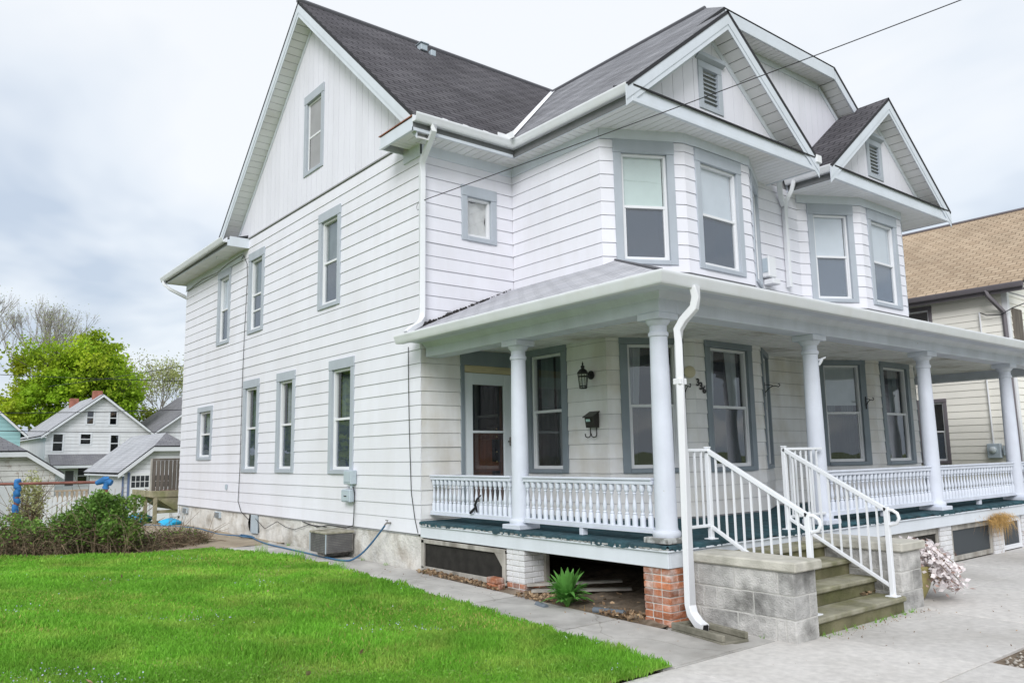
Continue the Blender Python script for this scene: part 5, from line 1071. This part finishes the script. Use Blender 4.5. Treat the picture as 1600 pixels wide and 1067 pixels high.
# wooden hopper planter and slat panel by the rear corner
t = thing('hopper_planter', 'weathered wooden V-bottomed planter on legs by the rear corner', 'planter', (.15, 12.6, .08))
MB().box(-.66, .66, -.85, -.80, .68, .84, .008).build('rim_board', 'wood_planter', t); MB().box(-.66, -.61, -.80, 1.2, .68, .84, .008).build('rim_board', 'wood_planter', t); MB().box(.61, .66, -.80, 1.2, .68, .84, .008).build('rim_board', 'wood_planter', t)
mb = MB(); mb.prism([(-.60, -.82, .68), (.60, -.82, .68), (.12, -.82, .36), (-.12, -.82, .36)], (0, .03, 0)); mb.build('hopper_end', 'wood_planter', t)
mb = MB(); mb.add([(-.60, -.79, .70), (-.60, 1.2, .70), (-.05, 1.2, .34), (-.05, -.79, .34), (.60, -.79, .70), (.60, 1.2, .70), (.05, 1.2, .34), (.05, -.79, .34)], [(0, 1, 2, 3), (4, 5, 6, 7), (2, 3, 7, 6)]); mb.build('hopper', 'wood_planter', t)
for x in (-.62, .55):
    for y in (-.84, .1, 1.12): MB().box(x, x+.085, y, y+.085, 0, .679, .006).build('leg', 'wood_planter', t)
MB().box(-.6, .6, -.78, -.74, .28, .36, .004).build('brace', 'wood_planter', t); mb = MB(); mb.box(-.6, .6, -.78, 1.18, .70, .79); mb.build('soil', 'soil', t)
V, Fq = leafcloud(rng.uniform((-.5, -.7, .80), (.5, .9, .86), (220, 3)), .03, .4); npmesh('dead_growth', V, Fq, 'dried_leaf', t, 'stuff')
t = thing('slat_panel', 'dark weathered vertical slat panel standing behind the wooden planter', 'wooden panel', (-.04, 12.15, .92))
MB().box(-.43, .5, -.02, .06, .76, .81, .004).build('top_rail', 'wood_dark', t); 
for k in range(9): MB().box(-.40+k*.1, -.315+k*.1, -.018+random.uniform(-.006, .006), .012, 0, .757, .004).build('slat', 'wood_dark', t)
MB().box(-.44, -.405, -.03, .05, -.14, .80, .004).build('post', 'wood_grey', t)
MB().box(.26, .30, -.035, -.02, 0, .757, .004).build('post', 'wood_grey', t)
def bag(loc, s, label):
    mb = MB(); random.seed(int(s*100)); n, m_ = 12, 7
    for j in range(m_+1):
        for i in range(n):
            a = 2*math.pi*i/n; f = math.sin(math.pi*(.08+.9*j/m_))**.6; r = s*f*(1+.16*math.sin(3*a+j)+random.uniform(-.1, .1)); mb.v.append((r*1.3*math.cos(a), r*math.sin(a), s*1.05*j/m_+random.uniform(-.03, .03)*s))
    mb.f = [[j*n+i, j*n+(i+1) % n, (j+1)*n+(i+1) % n, (j+1)*n+i] for j in range(m_) for i in range(n)]+[list(range(n)), list(range(m_*n, (m_+1)*n))]
    o = mb.build('plastic_bag', 'blue_bag', smooth=35); o.location = loc; tag(o, label, 'bag', 'blue plastic bags by the planter')
bag((-.26, 11.05, .07), .20, 'crumpled blue plastic bag against the rear house corner'); bag((-.45, 13.1, .07), .23, 'blue plastic bag lying under the wooden planter')
# ------------------------------------------------------------------ shrubs
def shrub(name, label, lobes, nleaf, ntwig, leaf='bush_leaf', dark='bush_dark', size=.030, greenfrac=.45, cat='bush', zg=.05):
    L0 = Vector(lobes[0][:3]); t = thing(name, label, cat, (L0.x, L0.y, zg)); O = np.array((L0.x, L0.y, zg)); G, Dk = [], []; tw = MB()
    tot = sum(l[3]*l[4]*l[5] for l in lobes)
    for (x, y, z, a, b, c) in lobes:
        n = int(nleaf*a*b*c/tot); u = rng.normal(size=(n, 3)); u /= np.linalg.norm(u, axis=1, keepdims=True); rad = rng.uniform(.45, 1, n)**.5*(1+.22*rng.normal(size=n)*.6); p = u*rad[:, None]*[a, b, c]
        nz_ = np.sin(p[:, 0]*9+x*3)*np.cos(p[:, 1]*8)+np.sin(p[:, 2]*10+p[:, 0]*5); p = p+np.array((x, y, z)); p = p[p[:, 2] > zg]
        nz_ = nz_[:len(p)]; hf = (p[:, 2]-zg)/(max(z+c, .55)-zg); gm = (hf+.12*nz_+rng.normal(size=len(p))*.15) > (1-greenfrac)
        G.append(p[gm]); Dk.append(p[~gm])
        for k in range(int(ntwig*a*b*c/tot)):
            q = Vector((x+random.uniform(-.5, .5)*a, y+random.uniform(-.5, .5)*b, zg)); dd = Vector((random.gauss(0, .5)*a, random.gauss(0, .5)*b, random.uniform(.45, .92)*(z+c-zg))); e2 = q+dd+Vector((random.gauss(0, .25), random.gauss(0, .25), random.gauss(-.05, .2))); e2.z = max(e2.z, zg+.05)
            tw.tube([q-Vector((L0.x, L0.y, zg)), q+dd*.6-Vector((L0.x, L0.y, zg)), e2-Vector((L0.x, L0.y, zg))], [random.uniform(.006, .012), .006, .003], 4)
    V, Fq = leafcloud(np.concatenate(G)-O, size); npmesh('foliage', V, Fq, leaf, t, 'stuff'); V, Fq = leafcloud(np.concatenate(Dk)-O, size*.9, .45); npmesh('dry_foliage', V, Fq, dark, t, 'stuff'); tw.build('stems', 'twig', t); return t
shrub('overgrown_hedge', 'low tangled brown-green hedge at the far left lawn edge', [(-4.5, 7.0, .28, .75, .5, .34), (-3.9, 6.5, .30, .6, .5, .36), (-5.4, 7.6, .30, .8, .6, .36), (-6.6, 8.3, .35, .9, .6, .45), (-3.45, 6.15, .30, .5, .45, .40)]+[(-4.0+random.gauss(0, .5), 6.6+random.gauss(0, .3), random.uniform(.45, .68), .2, .2, .16) for _ in range(8)], 17000, 330, size=.025, greenfrac=.30, cat='hedge')

shrub('round_bush', 'tall bright green vine-covered bush at the end of the hedge', [(-3.05, 5.85, .48, .45, .42, .46), (-2.86, 5.6, .70, .34, .32, .38), (-2.60, 5.5, .36, .34, .38, .34)]+[(-2.9+random.gauss(0, .26), 5.65+random.gauss(0, .2), random.uniform(.55, 1.08), .17, .17, .15) for _ in range(9)], 16000, 220, size=.026, greenfrac=.54)
shrub('low_bramble', 'low brown bramble patch between the bush and the walkway', [(-2.3, 5.4, .15, .35, .35, .24), (-1.85, 5.9, .16, .45, .5, .26), (-1.4, 6.1, .18, .42, .55, .24), (-1.1, 6.5, .14, .35, .5, .17)], 7500, 240, size=.020, greenfrac=.22)
shrub('twiggy_shrub', 'pale twiggy shrub standing behind the pipe rail', [(-3.35, 10.6, .7, .34, .34, .62), (-3.3, 10.5, 1.15, .2, .2, .35)], 2200, 120, 'bud_leaf', 'bush_dark', .028, .7)
# arching bare canes in the hedge
t = thing('bramble_canes', 'bare arching tan canes over the hedge and bush', 'canes', (-3.2, 5.4, .05))
for k in range(26):
    x = random.uniform(-1.6, 1.1); y = -x*.75+random.uniform(-.25, .25); h = random.uniform(.25, .75); l = random.uniform(.2, .7)*random.choice((-1, 1))
    MB().tube(smoothpath([(x, y, 0), (x+l*.25, y-l*.2, h*.85), (x+l*.65, y-l*.45, h), (x+l, y-l*.7, h*random.uniform(.3, .8))], 4), .0035, 4).build('cane', 'twig', t)
# ------------------------------------------------------------------ trees
def grow(mb, tips, p, d, l, r, dep, spread, up, sides=5):
    q = p
    for k in range(2): 
        d = (d+Vector((random.gauss(0, .10), random.gauss(0, .10), random.gauss(0, .06)+up*.06))).normalized(); q2 = q+d*l*.5; mb.tube([q, q2], [r*(1-.14*k), r*(1-.14*(k+1))], sides); q = q2
    if dep == 0: tips.append(q); return
    if dep <= 2: tips.append(q)
    n = random.choice((2, 3)) if dep > 1 else 3
    for k in range(n):
        a = random.uniform(0, 2*math.pi); ax = d.cross(Vector((math.cos(a), math.sin(a), .3))).normalized(); ang = random.uniform(.5, 1.1)*spread*(.45 if k == 0 else 1)
        nd = (Matrix.Rotation(ang, 3, ax) @ d); nd.z += up*.25; nd.normalize()
        grow(mb, tips, q, nd, l*random.uniform(.68, .86), r*(.74 if k == 0 else .58), dep-1, spread, up, max(3, sides-1))
def tree(name, label, base, h, dep, r, spread, up, bark, leaf=None, lsize=.2, per=0, sig=.5, lobes=None, cl=0, seed=1, group=None):
    random.seed(seed); t = thing(name, label, 'tree', base, group=group); mb = MB(); tips = []
    grow(mb, tips, Vector((0, 0, -.3)), Vector((0, 0, 1)), h, r, dep, spread, up, 6); mb.build('trunk', bark, t, smooth=60)
    C_ = []
    if per: tp = np.array([tuple(q) for q in tips]); C_ += [tp+rng.normal(size=tp.shape)*sig for _ in range(per)]
    if lobes:
        for (x, y, z, rx, rz_) in lobes:
            m_ = int(cl*rx*rx/9); u = rng.normal(size=(m_, 3)); u /= np.linalg.norm(u, axis=1, keepdims=True); c = u*(rng.uniform(.25, 1.0, m_)**.6)[:, None]*[rx, rx, rz_]+np.array((x, y, z))
            for q in c: k = rng.integers(90, 260); C_.append(q+rng.normal(size=(k, 3))*rng.uniform(.22, .5)*[1, 1, .62])
    if C_: V, Fq = leafcloud(np.concatenate(C_), lsize, .7); npmesh('crown', V, Fq, leaf, t, 'stuff')
    return t
rv = Vector((.781, -.625, 0)); vv = Vector((.625, .781, 0))
def lb(a, b, z, rx, rz_): q = rv*a+vv*b; return (q.x, q.y, z, rx, rz_)
tree('maple_tree', 'big bright yellow-green maple towering behind the white house', (8.3, 75, -.9), 3.9, 5, .40, .72, .22, 'bark', 'maple_leaf', .145, 38, .55, lobes=[lb(-2.8, 0, 10.9, 2.9, 2.8), lb(1.4, 1, 11.9, 3.0, 2.9), lb(3.7, .5, 9.6, 2.5, 2.6), lb(-4.4, -.5, 8.2, 2.2, 2.3), lb(0, -2.2, 8.4, 3.0, 2.6), lb(.6, -3.2, 9.6, 1.9, 1.7), lb(-2.2, -2.8, 7.4, 2.7, 2.2), lb(4.4, -1, 7.6, 1.9, 1.8)], cl=40, seed=4)
tree('bare_tree', 'tall bare grey tree at the left edge behind the maple', (3.3, 84, -.6), 4.7, 7, .26, .52, .55, 'bark_light', 'bud_leaf', .06, 1, .3, seed=12, group='bare trees')
tree('bare_tree', 'bare slender tree left of the maple crown', (5.2, 82, -.6), 4.6, 7, .24, .52, .55, 'bark_light', 'bud_leaf', .06, 1, .3, seed=23, group='bare trees')
tree('bare_tree', 'bare tree rising straight behind the maple top', (9.0, 84, -.6), 4.6, 7, .24, .5, .6, 'bark_light', 'bud_leaf', .06, 1, .3, seed=35, group='bare trees')
tree('budding_tree', 'pale budding tree beside the rear corner of the duplex', (19.0, 87, -.5), 3.7, 6, .2, .6, .35, 'bark_light', 'bud_leaf', .10, 9, .5, seed=41)
tree('yellow_green_tree', 'yellow-green low tree behind the grey-roofed house', (16.3, 82, -.5), 2.1, 4, .2, .8, .2, 'bark', 'bush_yellow', .12, lobes=[(0, 0, 6.0, 2.6, 2.0), (2.4, -1.5, 5.8, 2.4, 1.8), (-2.4, 1.6, 5.2, 2.0, 1.6)], cl=55, seed=52)
tree('street_tree', 'green tree across the side yard to the left', (-10.5, 24, -.9), 2.6, 4, .25, .75, .2, 'bark', 'maple_leaf', .16, lobes=[(0, 0, 6, 3.4, 2.8), (2.5, 1, 5, 2.6, 2.2), (-2.5, -1, 5.2, 2.6, 2.2), (.5, -2.5, 4, 2.4, 1.8)], cl=32, seed=61)
tree('street_tree', 'dark green tree further back in the side yard to the left', (-7.6, 29, -.9), 2.6, 4, .25, .75, .2, 'bark', 'maple_leaf', .16, lobes=[(0, 0, 5.5, 2.6, 2.6), (1.0, 1, 4.2, 2.0, 2.0), (-2.0, -1, 5, 2.4, 2.2)], cl=32, seed=67)
# power lines behind
for k, (a, b, sag, lab) in enumerate((((-8, 46, 4.6), (16, 30, 4.9), .35, 'topmost power line crossing behind the rear corner'), ((-10, 47, 3.9), (16, 27, 3.1), .25, 'power line crossing in front of the far house gable'), ((-10, 50, 7.6), (16, 31, 6.0), .4, 'thin power line crossing the maple crown'), ((4, 60, 7.5), (14, 24, 8.4), .3, 'sagging wire rising to the rear corner of the duplex'))):
    a, b = Vector(a), Vector(b); mb = MB(); mb.tube([a+(b-a)*i/14-Vector((0, 0, sag*4*(i/14)*(1-i/14))) for i in range(15)], .018, 4); o = mb.build('power_line', 'cable'); tag(o, lab, 'power line', 'power lines behind the yard')
# ------------------------------------------------------------------ grass blades, flowers
def sample_lawn(n, pow_=1.0):
    out = []; need = n
    while need > 0:
        m_ = need*3; th = rng.uniform(-.38, .98, m_); rad = 3.2*np.exp(rng.uniform(0, 1, m_)*math.log(17/3.2)); x = CAM.x+rad*np.sin(YAW-.62+th*.0+rng.uniform(-.16, 1.05, m_)); 
        an = YAW+rng.uniform(-.70, .42, m_); x = CAM.x+rad*np.sin(an); y = CAM.y+rad*np.cos(an)
        xe = np.interp(y, [-5.45, -4, -2.5, 0, 2.4, 3.3, 4.4, 6], [-1.10, -.99, -.90, -.80, -.70, -.82, -1.15, -1.5]); yf = np.interp(x, [-14, -6, -4.3, -2.7, -1.2, 0], [9, 7.3, 6.1, 4.9, 4.8, 4.8])
        ok = (x < xe-.02+.03*np.sin(y*5)+.025*np.sin(y*13+1)+rng.normal(size=m_)*.022) & (y < yf) & (y > -5.42+.03*np.sin(x*9)+rng.normal(size=m_)*.02) & (x > -13)
        p = np.stack([x[ok], y[ok], rad[ok]], 1)[:need]; out.append(p); need -= len(p)
    return np.concatenate(out)
def blades(n, hmin, hmax, wf, name, m, patch=None, thin=False):
    p = sample_lawn(n); gzv = np.interp(p[:, 1], [-500, -4.6, 0, 4, 13.5], [0, 0, .085, .10, .10]); rad = p[:, 2]
    c = np.stack([p[:, 0], p[:, 1], gzv+.027], 1)
    if patch is not None: ok = patch(c); c = c[ok]; rad = rad[ok]
    if thin: kp = rng.random(len(c)) < np.clip(.80+.45*np.sin(c[:, 0]*2.9+1.3*np.sin(c[:, 1]*2.2))*np.cos(c[:, 1]*2.6+np.sin(c[:, 0]*1.9)*1.4), .28, 1); c = c[kp]; rad = rad[kp]
    n = len(c); nzv = .85+.26*np.sin(c[:, 0]*2.1+np.sin(c[:, 1]*1.7)*2)+.12*np.sin(c[:, 0]*7+c[:, 1]*6); h = rng.uniform(hmin, hmax, n)*nzv; a = rng.uniform(0, 2*np.pi, n); w = wf*rad*rng.uniform(.55, 1.6, n)
    s = np.stack([np.cos(a), np.sin(a), np.zeros(n)], 1)*w[:, None]; la = rng.uniform(0, 2*np.pi, n); le = rng.uniform(.1, .75, n)*h; l = np.stack([np.cos(la)*le, np.sin(la)*le, np.zeros(n)], 1); up = np.stack([np.zeros(n), np.zeros(n), h], 1)
    b0, b1 = c-s, c+s; m0, m1 = c-s*.8+l*.3+up*.6, c+s*.8+l*.3+up*.6; tip = c+l+up*.96
    V = np.stack([b0, b1, m1, m0, tip], 1).reshape(-1, 3); i = np.arange(n)[:, None]*5; Ft = np.concatenate([i+[[0, 1, 2]], i+[[0, 2, 3]], i+[[3, 2, 4]]])
    return npmesh(name, V, Ft, m, kind='stuff')
o = blades(330000, .028, .070, .00062, 'grass', 'grass', thin=True); o['label'] = 'bright green mown lawn grass beside the house'
o = blades(60000, .025, .062, .0006, 'dry_grass_blades', 'grass_dry', lambda c: (np.sin(c[:, 0]*1.3+1)*np.cos(c[:, 1]*1.1)+.5*np.sin(c[:, 0]*3.1+c[:, 1]*2.3)+rng.normal(size=len(c))*.35) > .75); o['label'] = 'yellowish grass blades in patches of the lawn'
p = sample_lawn(9000); cl_ = (np.sin(p[:, 0]*2.3)*np.sin(p[:, 1]*2.0+1)+.6*np.sin(p[:, 0]*5+p[:, 1]*4)+rng.normal(size=len(p))*.25) > 1.0; p = p[cl_]; V, Fq = leafcloud(np.stack([p[:, 0], p[:, 1], np.interp(p[:, 1], [-4.6, 0, 4], [0, .085, .1])+.085+rng.uniform(0, .02, len(p))], 1), .006, .8); p2 = sample_lawn(15000); ck = (np.sin(p2[:, 0]*1.7+2)*np.sin(p2[:, 1]*1.5)+.6*np.sin(p2[:, 0]*3.7+p2[:, 1]*4.4)+rng.normal(size=len(p2))*.3) > .55; p2 = p2[ck]; V2, F2 = leafcloud(np.stack([p2[:, 0], p2[:, 1], np.interp(p2[:, 1], [-4.6, 0, 4], [0, .085, .1])+.062+rng.uniform(0, .03, len(p2))], 1), .0085, .9); o = npmesh('clover', V2, F2, 'clover', kind='stuff'); o['label'] = 'clover leaves mixed into the lawn'
o = npmesh('lawn_flowers', V, Fq, 'petal', kind='stuff'); o['label'] = 'tiny pale violet flowers sprinkled through the lawn'
p = sample_lawn(16); V, Fq = leafcloud(np.stack([p[:, 0], p[:, 1], np.interp(p[:, 1], [-4.6, 0, 4], [0, .085, .1])+.09], 1), .028, .6); o = npmesh('lawn_leaves', V, Fq, 'leaf_litter', kind='stuff'); o['label'] = 'a few fallen tan leaves on the lawn'
for k, (x, y) in enumerate(((-.92, 3.45), (-.78, 2.2), (-.74, 1.0), (-.66, 2.7))):
    n = 70; a = rng.uniform(0, 2*np.pi, n); h = rng.uniform(.08, .24 if k == 0 else .16, n); c = np.stack([x+rng.normal(size=n)*.05, y+rng.normal(size=n)*.10, np.full(n, gz(y)+.01)], 1); s = np.stack([np.cos(a), np.sin(a), 0*a], 1)*.004; tip = c+np.stack([rng.normal(size=n)*.05, rng.normal(size=n)*.05, h], 1)
    o = npmesh('weed_tuft', np.stack([c-s, c+s, tip], 1).reshape(-1, 3), np.arange(3*n).reshape(n, 3), 'grass'); tag(o, ('tallest weed tuft at the lawn edge near the walkway end', 'weed tuft at the walkway edge opposite the air conditioner', 'weed tuft at the walkway edge opposite the hose bend', 'small weed tuft on the walkway edge behind the air conditioner')[k], 'weed', 'weed tufts along the walkway')

# grit, bits of leaf and little weeds on the paving
n = 900; xx = np.concatenate([rng.uniform(-1.1, -.1, 120), rng.uniform(-1, 4, 60), rng.uniform(.6, 2.6, 120)]); yy = np.concatenate([rng.uniform(-5.3, 5, 120), rng.uniform(-6.9, -5.5, 60), -5.66-np.abs(rng.normal(size=120))*.08])
V, Fq = leafcloud(np.stack([xx, yy, np.interp(yy, [-4.6, 0, 4], [0, .085, .1])+.022], 1), .0075, .6, jitter=.7); o = npmesh('grit', V, Fq, 'leaf_litter', kind='stuff'); o['label'] = 'scattered grit and leaf bits on the paving'
cs = [(.62+.1*rng.random()+1.6*k/9, -5.64, .012) for k in range(10)]+[(-.10, -.4+.9*k+.3*rng.random(), None) for k in range(6)]+[(.22, -5.3+.25*k, .012) for k in range(4)]
VV = []
for x, y, z in cs:
    k = int(rng.integers(4, 16)); a = rng.uniform(0, 2*np.pi, k); c = np.stack([x+rng.normal(size=k)*.02, y+rng.normal(size=k)*.02, np.full(k, gz(y)+.015 if z is None else z)], 1); s = np.stack([np.cos(a), np.sin(a), 0*a], 1)*.004; VV.append(np.stack([c-s, c+s, c+np.stack([rng.normal(size=k)*.025, rng.normal(size=k)*.025, rng.uniform(.02, .06, k)], 1)], 1).reshape(-1, 3))
VV = np.concatenate(VV); o = npmesh('joint_weeds', VV, np.arange(len(VV)).reshape(-1, 3), 'grass', kind='stuff'); o['label'] = 'tiny weeds in the joints of steps and walkway'
